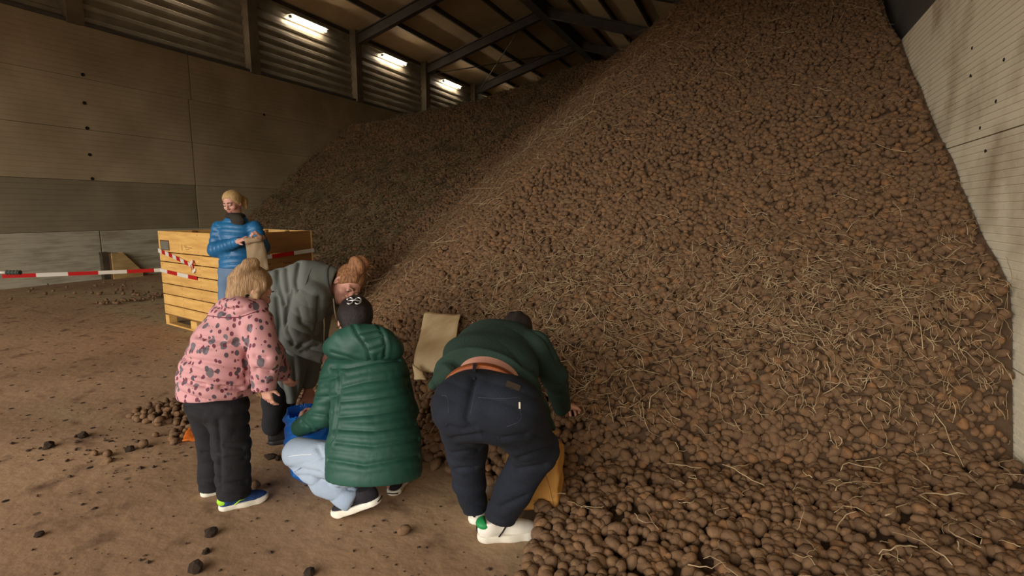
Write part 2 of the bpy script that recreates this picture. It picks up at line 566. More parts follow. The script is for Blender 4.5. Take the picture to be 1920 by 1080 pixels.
floor = MB().box((X_L - 0.2, Y0, -0.2), (X_R + 0.2, Y1, 0)).build('floor', M_FLOOR)
tag(floor, kind='structure')
yard = MB().box((-40, -45, -0.25), (30, Y0, -0.03)).build('yard_ground', mat('yard_concrete', s2l(120, 112, 100), s2l(105, 98, 88), scale=0.4, rough=0.9))  # unseen ground outside, added to block sky light from below
tag(yard, kind='structure')

def ribbed(x, y0, y1, z0, z1, pitch, depth, face, thick=0.12, gw=0.02):
    """A panel with shallow horizontal grooves on the side facing +x (face=1) or -x (face=-1)."""
    n = max(1, int(round((z1 - z0) / pitch)))
    prof = [(0, z0 + 0.004)]
    for i in range(1, n):
        z = z0 + (z1 - z0) * i / n
        prof += [(0, z - gw / 2), (-depth, z - gw * 0.25), (-depth, z + gw * 0.25), (0, z + gw / 2)]
    prof.append((0, z1 - 0.004))
    m = MB()
    v, f = [], []
    for dx, z in prof: v += [(x + face * dx, y0, z), (x + face * dx, y1, z)]
    for i in range(len(prof) - 1):
        q = (2 * i, 2 * i + 1, 2 * i + 3, 2 * i + 2)
        f.append(q if face > 0 else q[::-1])
    k = len(v)
    xb = x - face * thick
    v += [(xb, y0, z0 + 0.004), (xb, y1, z0 + 0.004), (xb, y0, z1 - 0.004), (xb, y1, z1 - 0.004)]
    e = 2 * (len(prof) - 1)
    f += [(k, 0, 1, k + 1), (e, k + 2, k + 3, e + 1), (k, k + 2, k + 3, k + 1)]
    f += [tuple([k] + list(range(0, e + 1, 2)) + [k + 2]), tuple([k + 1] + list(range(1, e + 2, 2)) + [k + 3])]
    return m.add(v, f)

wl = MB().box((X_L - 0.32, Y0, 0), (X_L - 0.11, Y1, H_L)).build('wall_left', M_JOINT)
tag(wl, kind='structure')
rows = [0, 1.07, 2.14, 3.2, 4.25, H_L]
for r in range(5):
    seams = [Y0, 0.9, 7.04, 13.2, 19.4, 25.6, Y1] if r == 0 else [Y0, -2.6, 3.4, 9.36 + (0.08 if r == 4 else 0), 21.2, Y1]
    for a, b in zip(seams[:-1], seams[1:]):
        m = M_PANEL_PALE if r == 0 else (M_PANEL_DARK if r == 1 and b < 9.5 else M_PANEL)
        g = 0.014
        ribbed(X_L + random.uniform(-0.006, 0.004), a + g, b - g, rows[r], rows[r + 1], 0.107, 0.006, 1).build('panel', m, wl)
# small dark fixing holes in the panels of the wall
M_HOLE = mat('dark_hole', s2l(30, 26, 22))
for (u, v) in ((155, 140), (158, 193), (163, 240), (168, 290), (173, 335), (495, 215)):
    d = (u - 960) / FPX * RIGHT + (540 - v) / FPX * UP + FWD
    p = CAM + d * ((X_L - CAM[0]) / d[0])
    MB().tube([p + (-0.03, 0, 0), p + (0.012, 0, 0)], 0.035, 8).build('fixing', M_HOLE, wl)

# corrugated steel cladding above the wall, one sheet per bay; steel columns between the bays
cols = [2.57 + 4.4 * i for i in range(-2, 8)]
cols = [c for c in cols if Y0 < c < Y1]
clad = MB().box((X_L - 0.30, Y0, H_L), (X_L - 0.22, Y1, 7.9)).build('wall_left_upper', M_CLAD_DARK)
tag(clad, kind='structure')
def corrugated(x, y0, y1, z0, z1, pitch, depth):
    prof, z = [], z0
    while z < z1:
        for dx, dz in ((0, 0), (0, 0.42), (depth, 0.55), (depth, 0.87)):
            prof.append((x + dx, min(z + dz * pitch, z1)))
        z += pitch
    v, f = [], []
    for px, pz in prof: v += [(px, y0, pz), (px, y1, pz), (px - 0.012, y0, pz), (px - 0.012, y1, pz)]
    for i in range(len(prof) - 1):
        a, b = 4 * i, 4 * i + 4
        f += [(a, a + 1, b + 1, b), (a + 2, b + 2, b + 3, a + 3)]
    return MB().add(v, f)
edges = [Y0] + cols + [Y1]
for a, b in zip(edges[:-1], edges[1:]):
    corrugated(X_L - 0.18, a, b, H_L, 7.85, 0.25, 0.055).build('cladding_sheet', M_CLAD, clad)
MB().box((X_L - 0.2, Y0, H_L), (X_L + 0.03, Y1, H_L + 0.06)).build('ledge', M_CLAD_DARK, clad)
for c in cols:
    MB().bar((X_L - 0.06, c, H_L - 0.02), (X_L - 0.06, c, 7.7), 0.26, 0.26, up=(1, 0, 0)).bar((X_L + 0.10, c, H_L - 0.02), (X_L + 0.10, c, 7.7), 0.32, 0.03, up=(1, 0, 0)).build('column', M_COL, clad)

# roof: boards between the purlins, rafters, purlins and a heavy ridge beam
ceil = empty('ceiling'); tag(ceil, kind='structure')
XS_L = [X_L - 0.2 + i * (RIDGE[0] - X_L + 0.2) / 4 for i in range(5)]
XS_R = [RIDGE[0] + i * (X_R + 0.3 - RIDGE[0]) / 7 for i in range(8)]
def roof_piece(xa, xb, ya, yb):
    za, zb = roof_z(xa), roof_z(xb)
    v = [(xa, ya, za), (xb, ya, zb), (xb, yb, zb), (xa, yb, za)]
    v += [(x, y, z + 0.08) for x, y, z in v]
    return MB().add(v, BOXF)
for xs in (XS_L, XS_R):
    for xa, xb in zip(xs[:-1], xs[1:]):
        for a, b in zip(edges[:-1], edges[1:]):
            roof_piece(xa, xb, a + 0.006, b - 0.006).build('roof_panel', M_ROOF, ceil)
roof_top = MB()
for xa, xb in ((X_L - 0.4, RIDGE[0]), (RIDGE[0], X_R + 0.5)):
    za, zb = roof_z(xa) + 0.1, roof_z(xb) + 0.1
    v = [(xa, Y0 - 0.3, za), (xb, Y0 - 0.3, zb), (xb, Y1 + 0.3, zb), (xa, Y1 + 0.3, za)]
    roof_top.add(v + [(x, y, z + 0.08) for x, y, z in v], BOXF)
roof_top.build('roof_skin', M_CLAD_DARK, ceil)
for x in XS_L[:-1] + XS_R[1:]:
    z = roof_z(x) - 0.08
    MB().box((x - 0.035, Y0, z - 0.09), (x + 0.035, Y1, z + 0.08)).build('purlin', M_STEEL, ceil)
MB().ibeam((RIDGE[0], Y0, RIDGE[1] - 0.36), (RIDGE[0], Y1, RIDGE[1] - 0.36), 0.36, 0.5, 0.05, 0.08).build('ridge_beam', M_STEEL, ceil)
for c in cols:
    for xa, xb in ((X_L + 0.1, RIDGE[0]), (RIDGE[0], X_R + 0.2)):
        dz = -0.36
        MB().ibeam((xa, c, roof_z(xa) + dz), (xb, c, roof_z(xb) + dz), 0.2, 0.36, 0.035, 0.03).build('rafter', M_STEEL, ceil)
for (p, q) in (((X_L + 0.1, cols[5], 7.2), (RIDGE[0] - 0.9, cols[6], roof_z(RIDGE[0] - 0.9) - 0.35)),
               ((RIDGE[0] - 0.9, cols[5], roof_z(RIDGE[0] - 0.9) - 0.35), (X_L + 0.1, cols[6], 7.2))):
    MB().tube([p, q], 0.022, 6).build('brace_rod', M_STEEL, ceil)

# right wall of ribbed panels with dark sheeting above it
wr = MB().box((X_R + 0.08, Y0, 0), (X_R + 0.25, Y1, H_R)).build('wall_right', M_JOINT)
tag(wr, kind='structure')
for z0, z1 in ((0, 0.68), (0.68, 1.955), (1.955, H_R)):
    for a, b in ((Y0, 0.5), (0.5, 12.5), (12.5, Y1)):
        ribbed(X_R, a + 0.006, b - 0.006, z0, z1, 0.045, 0.005, -1, 0.09, 0.014).build('panel', M_PANEL_R, wr)
for (u, v) in ((1868, 190), (1848, 283), (1883, 112), (1820, 142), (1823, 90), (1838, 240)):
    d = (u - 960) / FPX * RIGHT + (540 - v) / FPX * UP + FWD
    p = CAM + d * ((X_R - CAM[0]) / d[0])
    MB().tube([p + (0.03, 0, 0), p + (-0.004, 0, 0)], 0.011, 7).build('fixing', M_HOLE, wr)
wru = MB().box((X_R + 0.10, Y0, H_R), (X_R + 0.25, Y1, 6.7)).build('wall_right_upper', M_CLAD_DARK)
tag(wru, kind='structure')

# far gable and an unseen front gable, added with its door opening to shape the daylight
def gable(y0, y1, holes=None):
    m = MB()
    xs = [X_L - 0.3, RIDGE[0], X_R + 0.25]
    if holes is None:
        segs = [(xs[0], xs[1], 0), (xs[1], xs[2], 0)]
    else:
        x0, x1, hz = holes
        segs = [(xs[0], x0, 0), (x0, xs[1], hz), (xs[1], x1, hz), (x1, xs[2], 0)]
    for a, b, z in segs:
        v = [(a, y0, z), (b, y0, z), (b, y1, z), (a, y1, z), (a, y0, roof_z(a) + 0.1), (b, y0, roof_z(b) + 0.1), (b, y1, roof_z(b) + 0.1), (a, y1, roof_z(a) + 0.1)]
        m.add(v, BOXF)
    return m
tag(gable(Y1, Y1 + 0.2).build('wall_back', M_PANEL), kind='structure')
tag(gable(Y0 - 0.2, Y0, DOOR).build('wall_front', M_CLAD_DARK), kind='structure')

# ------------------------------------------------------------------ fluorescent lamps under the eaves
M_TUBE = bpy.data.materials.new('lit_tube'); M_TUBE.use_nodes = True
_b = M_TUBE.node_tree.nodes['Principled BSDF']
_b.inputs['Base Color'].default_value = (1, 1, 1, 1)
_b.inputs['Emission Color'].default_value = (1.0, 0.86, 0.68, 1)
_b.inputs['Emission Strength'].default_value = TUBE_POWER
M_LAMPBODY = mat('lamp_housing', s2l(190, 186, 175), rough=0.4)
lab = ['lit fluorescent lamp under the eaves above the wall, cut off by the frame',
       'largest of the lit fluorescent lamps in view, over the wall behind the crate',
       'middle one in size of the lit fluorescent lamps in view under the eaves',
       'smallest lit fluorescent lamp in full view, close over the dark heap crest',
       'fluorescent lamp mostly hidden behind the heap crest, its glow on the cladding']
for i in range(5):
    y = 9.17 + 4.4 * i
    lp = empty('tube_lamp', (X_L + 0.0, y, 7.32)); tag(lp, lab[i], 'lamp', 'fluorescent lamps under the eaves')
    MB().chamfer_box((-0.12, -0.80, 0.0), (0.11, 0.80, 0.05), 0.012).build('housing', M_LAMPBODY, lp)
    for zz in (-0.055,):
        MB().tube([(0.03, -0.72, zz), (0.03, 0.72, zz)], 0.022, 10).build('tube', M_TUBE, lp)
    for e in (-0.75, 0.75):
        MB().box((-0.02, e - 0.03, -0.09), (0.06, e + 0.03, -0.02)).build('end_cap', M_LAMPBODY, lp)
# ------------------------------------------------------------------ the potato heap
def interp(x, xs, ys): return np.interp(x, xs, ys)
def nz(x, y, s, ph=0):
    return (np.sin(x * s + 1.3 * np.sin(y * s * 0.7 + ph)) + np.sin(y * s * 1.1 + 1.1 * np.sin(x * s * 0.8 + 2 + ph)) + np.sin((x + y) * s * 0.6 + ph)) / 3
def bound_y(x):
    return interp(x, [-3.7, -3.6, -2.75, -1.72, -1.33, -1.15, -1.05, -0.95, -0.87, -0.81, -0.76, -0.70, 1.4], [9, 2.95, 2.8, 2.5, 2.46, 2.44, 2.40, 2.33, 2.26, 2.12, 1.8, 1.2, 1.2])
def heap(x, y):
    x, y = np.asarray(x, float), np.asarray(y, float)
    foot = interp(x, [-4.5, -3.5, -2.5, -1.0, 0.2, 1.3], [3.2, 2.95, 2.75, 2.45, 2.3, 2.12])
    plane = 0.665 * (y - foot)
    apron = np.where(x > -1.0, 0.10 + 0.05 * (y - 2) + 0.05 * np.clip(x, -1, 1.3), 0.0)
    ycut = interp(x, [-0.9, -0.2, 0.6, 1.3], [2.55, 2.85, 3.1, 3.42])
    steep = interp(x, [-0.9, -0.2, 0.6, 1.3], [0.7, 1.1, 1.7, 3.2])
    dig = apron + steep * np.maximum(y - ycut, -3)
    plane = np.where(x > -0.9, np.minimum(plane, dig), plane)
    xs = -4.33 - 0.70 * (y - 4.74)
    side = 0.72 * (x - xs)
    right = np.minimum(plane, side) - 0.12 * np.exp(-((plane - side) / 0.35) ** 2)
    footl = interp(x, [-13, -11, -8, -5, -3], [9.0, 8.7, 7.7, 6.9, 6.4])
    lp = 0.70 * (y - footl)
    lp = lp + 0.12 * nz(x, y, 1.1, 1.0)
    top = 4.25 + 0.20 * (y - 14.7) + interp(x, [-13, -8.4, -6.6, -5.1, -4], [0, 0.30, 0.60, 0.95, 1.1]) - 0.6 * np.clip((-11.6 - x) / 1.4, 0, 1) * np.clip((14.8 - y) / 3, 0, 1)
    left = np.minimum(lp, np.minimum(top, 5.6))
    right = np.minimum(right, interp(x, [-6, -4, -2.8, -2, -1.46, -0.9, -0.3], [5.2, 5.3, 5.05, 5.25, 5.9, 6.2, 6.3]))
    h = np.maximum(right, left)
    h = np.minimum(h, 6.3)
    h = np.maximum(h, np.where(y > bound_y(x), apron, -1))
    rel = np.clip(h / 0.6, 0, 1)
    return h + rel * (0.05 * nz(x, y, 2.3) + 0.035 * nz(x, y, 5.1, 2) + 0.02 * nz(x, y, 11, 4))

# --- potato shapes: a few lumpy tubers, shared by every potato
def tuber(seed, ax):
    r = np.random.default_rng(seed)
    bm = bmesh.new(); bmesh.ops.create_icosphere(bm, subdivisions=2, radius=1)
    d = r.normal(size=(5, 3)); ph = r.uniform(0, 6, 5)
    for v in bm.verts:
        p = np.array(v.co)
        k = 1 + sum(0.045 * math.sin(2.2 * (p @ d[i]) + ph[i]) for i in range(5))
        q = p * k * np.array(ax)
        q[2] += 0.12 * ax[2] * math.sin(q[0] / ax[0] * 1.5 + ph[0])
        v.co = q
    me = bpy.data.meshes.new('potato'); bm.to_mesh(me); bm.free()
    me.polygons.foreach_set('use_smooth', np.ones(len(me.polygons), bool))
    return me
M_POT = bpy.data.materials.new('earthy_potato_skin'); M_POT.use_nodes = True
def _pot():
    t = M_POT.node_tree; b = t.nodes['Principled BSDF']; L = t.links
    b.inputs['Roughness'].default_value = 0.9; b.inputs['Specular IOR Level'].default_value = 0.15
    tcn = t.nodes.new('ShaderNodeTexCoord'); oi = t.nodes.new('ShaderNodeObjectInfo')
    r = t.nodes.new('ShaderNodeValToRGB'); cr = r.color_ramp
    cr.elements[0].position = 0; cr.elements[0].color = (*s2l(112, 87, 64), 1)
    cr.elements[1].position = 1; cr.elements[1].color = (*s2l(134, 97, 64), 1)
    for p, c in ((0.3, s2l(120, 92, 66)), (0.6, s2l(106, 82, 60)), (0.85, s2l(124, 95, 67))):
        e = cr.elements.new(p); e.color = (*c, 1)
    L.new(oi.outputs['Random'], r.inputs['Fac'])
    n = t.nodes.new('ShaderNodeTexNoise'); n.inputs['Scale'].default_value = 25; n.inputs['Detail'].default_value = 5
    L.new(tcn.outputs['Object'], n.inputs['Vector'])
    r2 = t.nodes.new('ShaderNodeValToRGB'); r2.color_ramp.elements[0].position = 0.42; r2.color_ramp.elements[1].position = 0.75
    L.new(n.outputs['Fac'], r2.inputs['Fac'])
    m = t.nodes.new('ShaderNodeMix'); m.data_type = 'RGBA'
    ins = [x for x in m.inputs if x.type == 'RGBA']
    L.new(r2.outputs['Color'], m.inputs['Factor']); L.new(r.outputs['Color'], ins[0]); ins[1].default_value = (*s2l(92, 70, 54), 1)
    L.new([x for x in m.outputs if x.type == 'RGBA'][0], b.inputs['Base Color'])
    bp = t.nodes.new('ShaderNodeBump'); bp.inputs['Strength'].default_value = 0.35; bp.inputs['Distance'].default_value = 0.01
    n3 = t.nodes.new('ShaderNodeTexNoise'); n3.inputs['Scale'].default_value = 70
    L.new(tcn.outputs['Object'], n3.inputs['Vector']); L.new(n3.outputs['Fac'], bp.inputs['Height']); L.new(bp.outputs['Normal'], b.inputs['Normal'])
_pot()
TUBERS = [tuber(11, (0.044, 0.033, 0.030)), tuber(12, (0.036, 0.032, 0.030)), tuber(13, (0.052, 0.034, 0.031)), tuber(14, (0.041, 0.030, 0.028)), tuber(15, (0.034, 0.029, 0.027))]
for me in TUBERS: me.materials.append(M_POT)

def grid_pts(x0, x1, y0, y1, d):
    xs = np.arange(x0, x1, d); ys = np.arange(y0, y1, d * 0.87)
    X, Y = np.meshgrid(xs, ys)
    X = X + (np.arange(len(ys)) % 2)[:, None] * d / 2
    X = X + rng.uniform(-0.36, 0.36, X.shape) * d; Y = Y + rng.uniform(-0.36, 0.36, Y.shape) * d
    return X.ravel(), Y.ravel()

def proj_arr(p):
    d = p - CAM
    t = d @ FWD
    return 960 + FPX * (d @ RIGHT) / t, 540 - FPX * (d @ UP) / t, t

pts = []
for (x0, x1, y0, y1, d, sc) in ((-6, 1.26, 5.0, 8.5, 0.047, 0.9), (-6, 1.26, 8.5, 16, 0.062, 1.12), (-13, -3.8, 2.5, 5.0, 0.052, 1.0),
                               (-13, -6, 5.0, 12, 0.062, 1.12), (-13, -6, 12, 20.5, 0.08, 1.4), (-6, -1.5, 16, 20.5, 0.08, 1.4)):
    X, Y = grid_pts(x0, x1, y0, y1, d)
    H = heap(X, Y)
    ok = (X < 1.26) & (X > -12.97) & ((H > 0.015) | ((Y > bound_y(X)) & (X > -3.7)))
    X, Y, H = X[ok], Y[ok], H[ok]
    pts.append(np.stack([X, Y, np.maximum(H, 0), np.full(len(X), sc)], 1))
X, Y = grid_pts(-3.8, 1.26, 1.2, 5.0, 0.028)          # near part: even cover per square metre of slope, so steep dug-out faces carry more
gy = (heap(X, Y + 0.02) - heap(X, Y - 0.02)) / 0.04
gx = (heap(X + 0.02, Y) - heap(X - 0.02, Y)) / 0.04
hh = heap(X, Y)
ok = (rng.uniform(size=len(X)) < np.clip(0.54 * np.sqrt(1 + gy * gy + gx * gx), 0, 1)) & (X < 1.26) & ((hh > 0.015) | ((Y > bound_y(X)) & (X > -3.7)))
pts.append(np.stack([X[ok], Y[ok], np.maximum(hh[ok], 0), np.full(int(ok.sum()), 0.82)], 1))
pts = np.concatenate(pts)
# a ragged fringe: thin out the edge on the floor
edge = pts[:, 1] - bound_y(pts[:, 0])
keep = (pts[:, 2] > 0.06) | (edge > 0.12) | (rng.uniform(size=len(pts)) < 0.35 + edge * 4)
pts = pts[keep]
u, v, t = proj_arr(pts[:, :3])
keep = (t > 0.6) & (u > -260) & (u < 2180) & (v > -260) & (v < 1260)
pts = pts[keep]
n = len(pts)
size = pts[:, 3] * np.clip(rng.normal(0.92, 0.18, n), 0.55, 1.4)
pos = pts[:, :3].copy()
pos[:, 2] += 0.012 * pts[:, 3] + rng.uniform(-0.016, 0.016, n) * pts[:, 3] + 0.012
low = pos[:, 2] < 0.03; pos[low, 2] = 0.027
rot = np.stack([rng.normal(0, 0.5, n), rng.normal(0, 0.45, n), rng.uniform(0, 6.283, n)], 1)
var = rng.integers(0, len(TUBERS), n)

# --- the 300 that show largest are potatoes of their own; the rest is one heap
u, v, t = proj_arr(pos)
vis = (u > -10) & (u < 1930) & (v > 0) & (v < 1095) & ~((u < 800) & (v < 900))
score = np.where(vis, size / t, 0)
order = np.argsort(-score)
NEAR = 140
own = order[:NEAR]
mask = np.ones(n, bool); mask[own] = False

core = MB()
cx = np.concatenate([np.arange(-13.0, -4.0, 0.22), np.arange(-4.0, 1.30, 0.10), [1.295]])
cyy = np.concatenate([np.arange(1.2, 7, 0.10), np.arange(7, 21.5, 0.25)])
CX, CY = np.meshgrid(cx, cyy, indexing='ij')
CH = heap(CX, CY)
CH = np.where((CH > 0.02) | ((CY > bound_y(CX) + 0.05) & (CX > -3.6)), np.maximum(CH + np.where(CH < 0.35, -0.012, 0.008), 0.008), -0.06)
cv = np.stack([CX, CY, CH], -1).reshape(-1, 3)
ny_ = len(cyy)
cf = []
for i in range(len(cx) - 1):
    for j in range(ny_ - 1):
        q = (i * ny_ + j, (i + 1) * ny_ + j, (i + 1) * ny_ + j + 1, i * ny_ + j + 1)
        if max(cv[k][2] for k in q) > 0: cf.append(q)
ncore = len(cv)
allv = np.concatenate([cv, pos[mask]])
heap_o = mesh_obj('potato_heap', allv, cf, M_SOIL, smooth=True)
tag(heap_o, 'huge sloping heap of earthy brown potatoes filling the barn against the ribbed wall', 'potatoes', kind='stuff')
hm = heap_o.data
def attr(name, typ, data, key):
    a = hm.attributes.new(name, typ, 'POINT'); a.data.foreach_set(key, np.ascontiguousarray(data).ravel())
z3 = np.zeros((ncore, 3))
attr('tuber_rot', 'FLOAT_VECTOR', np.concatenate([z3, rot[mask]]).astype(np.float32), 'vector')
attr('tuber_size', 'FLOAT', np.concatenate([np.zeros(ncore), size[mask]]).astype(np.float32), 'value')
attr('tuber_kind', 'INT', np.concatenate([np.zeros(ncore), var[mask]]).astype(np.int32), 'value')
attr('is_tuber', 'BOOLEAN', np.concatenate([np.zeros(ncore, bool), np.ones(int(mask.sum()), bool)]), 'value')

pot_near = []
GL = 'potatoes at the near edge of the heap'
for k, i in enumerate(own):
    o = bpy.data.objects.new('potato', TUBERS[var[i]]); link(o)
    o.location = pos[i]; o.rotation_euler = rot[i]; o.scale = (size[i],) * 3
    tag(o, 'earthy brown potato among its like at the near low edge of the heap', 'potato', GL)
    pot_near.append(o)

ng = bpy.data.node_groups.new('heap_of_tubers', 'GeometryNodeTree')
ng.interface.new_socket('Geometry', in_out='INPUT', socket_type='NodeSocketGeometry')
ng.interface.new_socket('Geometry', in_out='OUTPUT', socket_type='NodeSocketGeometry')
N = ng.nodes; LK = ng.links
gi = N.new('NodeGroupInput'); go = N.new('NodeGroupOutput')
iop = N.new('GeometryNodeInstanceOnPoints'); jn = N.new('GeometryNodeJoinGeometry'); jt = N.new('GeometryNodeJoinGeometry')
def named(nm, typ):
    q = N.new('GeometryNodeInputNamedAttribute'); q.data_type = typ; q.inputs['Name'].default_value = nm
    return [s for s in q.outputs if s.enabled and s.name == 'Attribute'][0]
tmpl = []
for k in range(len(TUBERS)):      # one real potato of each shape serves as the pattern for the mass
    o = next(q for q in pot_near if q.data == TUBERS[k]); tmpl.append(o)
for o in reversed(tmpl):
    oi = N.new('GeometryNodeObjectInfo'); oi.transform_space = 'ORIGINAL'; oi.inputs['Object'].default_value = o; oi.inputs['As Instance'].default_value = True
    LK.new(oi.outputs['Geometry'], jt.inputs[0])
LK.new(gi.outputs[0], iop.inputs['Points'])
LK.new(jt.outputs[0], iop.inputs['Instance'])
iop.inputs['Pick Instance'].default_value = True
LK.new(named('is_tuber', 'BOOLEAN'), iop.inputs['Selection'])
LK.new(named('tuber_kind', 'INT'), iop.inputs['Instance Index'])
LK.new(named('tuber_rot', 'FLOAT_VECTOR'), iop.inputs['Rotation'])
LK.new(named('tuber_size', 'FLOAT'), iop.inputs['Scale'])
LK.new(iop.outputs[0], jn.inputs[0]); LK.new(gi.outputs[0], jn.inputs[0]); LK.new(jn.outputs[0], go.inputs[0])
gm = heap_o.modifiers.new('tubers', 'NODES'); gm.node_group = ng

# --- pale dry sprouts tangled over the heap: one mass, and the longest as things of their own
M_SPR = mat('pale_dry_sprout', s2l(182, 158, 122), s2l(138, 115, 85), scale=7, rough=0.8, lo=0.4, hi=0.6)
M_SPR_SHADE = mat('shaded_olive_sprout', s2l(124, 112, 80), s2l(84, 74, 52), scale=3, rough=0.85, lo=0.4, hi=0.6)  # olive sprouts, colour lowered to carry the shade of the far slope
def sprout_path(p, ln, nseg=5, t_=3.0):
    e = 0.01
    x, y = p[0], p[1]
    g = np.array([(heap(x + e, y) - heap(x - e, y)) / (2 * e), (heap(x, y + e) - heap(x, y - e)) / (2 * e)])
    nn = nrm([-g[0], -g[1], 1])
    dn = nrm(np.array([g[0], g[1], 0]) * -1 + 1e-6); dn = nrm(dn - nn * (dn @ nn))
    sd = np.cross(nn, dn)
    a = rng.normal(0, 0.6) + (math.pi if rng.uniform() < 0.4 else 0)
    lift = rng.uniform(0.0, 0.55)
    q = np.array(p) + nn * (0.034 + 0.014 * (t_ > 6))
    out = [q]
    for i in range(nseg):
        a += rng.normal(0, 0.42)
        lift += rng.normal(-0.14, 0.3)
        q = q + (math.cos(a) * dn + math.sin(a) * sd + nn * np.clip(lift, -0.6, 0.8)) * ln / nseg
        hz = float(heap(q[0], q[1])) + 0.056 + 0.02 * (t_ > 6)
        if q[2] < hz: q = q.copy(); q[2] = hz + 0.004
        q[0] = min(max(q[0], -12.96), 1.27)
        out.append(q)
    return out

cand = pos[(pos[:, 2] > 0.1)]
cu, cv2, ct = proj_arr(cand)
dens = np.full(len(cand), 0.10)
X, Y, Z = cand.T
rightlobe = X > (-4.33 - 0.70 * (Y - 4.74)) + Z / 0.72 - 0.5
clump = 0.5 + 0.5 * nz(X, Y, 3.1, 5)
band = np.exp(-((Z - 0.75) / 0.38) ** 2) * (0.25 + 0.9 * clump)
dens = np.where(rightlobe, 0.07 + 1.75 * band * np.clip((X + 2.6) / 1.5, 0, 1) + 0.09 * (Z > 2.2) * clump, dens)
crest = np.abs(X - ((-4.33 - 0.70 * (Y - 4.74)) + Z / 0.72)) < 0.45
dens = np.where(crest & (Z > 1.5), dens + 0.10 * clump, dens)
dens = np.where(rightlobe, dens * 0.75, dens)
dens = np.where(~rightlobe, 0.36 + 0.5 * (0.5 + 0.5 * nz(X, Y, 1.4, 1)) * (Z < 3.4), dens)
dens = np.where((Z < 0.3) & (X > -1), 0.03 + 0.07 * np.clip(X, 0, 1.3), dens)
selc = np.where(rng.uniform(size=len(cand)) < dens)[0]
near_m, far_m = MB(), MB()
long_list = []
for i in selc:
    far = not rightlobe[i]
    ln = float(np.clip(rng.lognormal(-2.42, 0.52), 0.04, 0.28)) * (1.1 if ct[i] < 6 else 1.7)
    r = rng.uniform(0.0019, 0.0035) * (1.0 if ct[i] < 4.5 else min(ct[i] / 4.5, 2.6 if far else 1.15))
    ns = 7 if ct[i] < 5 else 3
    path = sprout_path(cand[i], ln, ns, ct[i])
    rr = np.linspace(1, 0.55, len(path)) * r
    if ln > 0.15 and ct[i] < 4.3 and len(long_list) < 110 and 0 < cu[i] < 1915 and 0 < cv2[i] < 1075:
        long_list.append((path, rr)); continue
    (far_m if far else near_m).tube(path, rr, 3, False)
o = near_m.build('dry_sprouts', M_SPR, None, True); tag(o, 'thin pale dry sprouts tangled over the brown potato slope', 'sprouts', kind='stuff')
o = far_m.build('shaded_sprouts', M_SPR_SHADE, None, True); tag(o, 'dense olive sprouts, coloured darker for shade, over the far part of the heap', 'sprouts', kind='stuff')
for path, rr in long_list:
    MBo = MB().tube(path, rr * 1.1, 5).build('dry_sprout', M_SPR, None, True, origin=path[0])
    tag(MBo, 'long pale dry sprout lying loose on the potato slope', 'sprout', 'long dry sprouts on the potato slope')
# ------------------------------------------------------------------ people
M_SKIN = mat('skin', s2l(204, 154, 134), s2l(194, 138, 120), scale=6, rough=0.55, spec=0.4)
M_LIP = mat('lip', s2l(160, 90, 82), rough=0.5)
M_EYE = mat('eye_white', s2l(176, 164, 154), rough=0.3)
M_IRIS = mat('iris', s2l(48, 40, 36), rough=0.3)
R_, U_, F_ = RIGHT, UP, FWD
FH = np.array([-sy_, cy_, 0.0]); ZZ = np.array([0, 0, 1.0])
def PP(*q): return [P(*x) for x in q]
def vec(r, u, f): return nrm(r * R_ + u * U_ + f * F_)

def frame(f, u):
    f = nrm(f); u = nrm(np.asarray(u) - f * (np.asarray(u) @ f)); return f, u, np.cross(f, u)

def head(S, c, f, u, s=1.0, chest=None):
    """Head with face, ears and neck."""
    f, u, r = frame(f, u); c = np.asarray(c)
    A = (r, f, u)
    at = lambda x, y, z: c + s * (x * r + y * f + z * u)
    S.ell(at(0, -0.012, 0.03), np.array([0.076, 0.094, 0.086]) * s, A, k=0.02)
    S.ell(at(0, 0.028, -0.045), np.array([0.057, 0.062, 0.072]) * s, A, k=0.035 * s)
    S.ell(at(0, 0.058, -0.094), np.array([0.026, 0.024, 0.022]) * s, A, k=0.03 * s)
    for q in (-1, 1):
        S.ell(at(q * 0.040, 0.060, -0.026), np.array([0.026, 0.024, 0.022]) * s, A, k=0.02 * s)
        S.cone(at(q * 0.014, 0.086, 0.028), at(q * 0.044, 0.074, 0.028), 0.010 * s, 0.009 * s, k=0.012 * s)
        S.ell(at(q * 0.031, 0.094, 0.008), np.array([0.017, 0.014, 0.011]) * s, A, k=0.012 * s, mode='sub')
        S.ell(at(q * 0.031, 0.0815, 0.0115), np.array([0.0165, 0.0125, 0.0085]) * s, A, k=0.003 * s)
        S.ell(at(q * 0.078, -0.006, -0.008), np.array([0.010, 0.020, 0.032]) * s, A, k=0.008 * s)
        S.ell(at(q * 0.082, 0.002, -0.006), np.array([0.006, 0.010, 0.018]) * s, A, k=0.005 * s, mode='sub')
    S.cone(at(0, 0.086, 0.014), at(0, 0.112, -0.026), 0.009 * s, 0.013 * s, k=0.012 * s)
    for q in (-1, 1): S.ell(at(q * 0.012, 0.098, -0.030), np.array([0.010, 0.011, 0.008]) * s, A, k=0.006 * s)
    S.cone(at(-0.016, 0.088, -0.058), at(0.016, 0.088, -0.058), 0.007 * s, k=0.006 * s)
    S.cone(at(-0.013, 0.086, -0.070), at(0.013, 0.086, -0.070), 0.008 * s, k=0.006 * s)
    S.box(at(0, 0.096, -0.064), np.array([0.020, 0.008, 0.0015]) * s, A, r=0.001, k=0.004, mode='sub')
    if chest is not None: S.cone(at(0, -0.022, -0.05), chest, 0.052 * s, 0.062 * s, k=0.03)

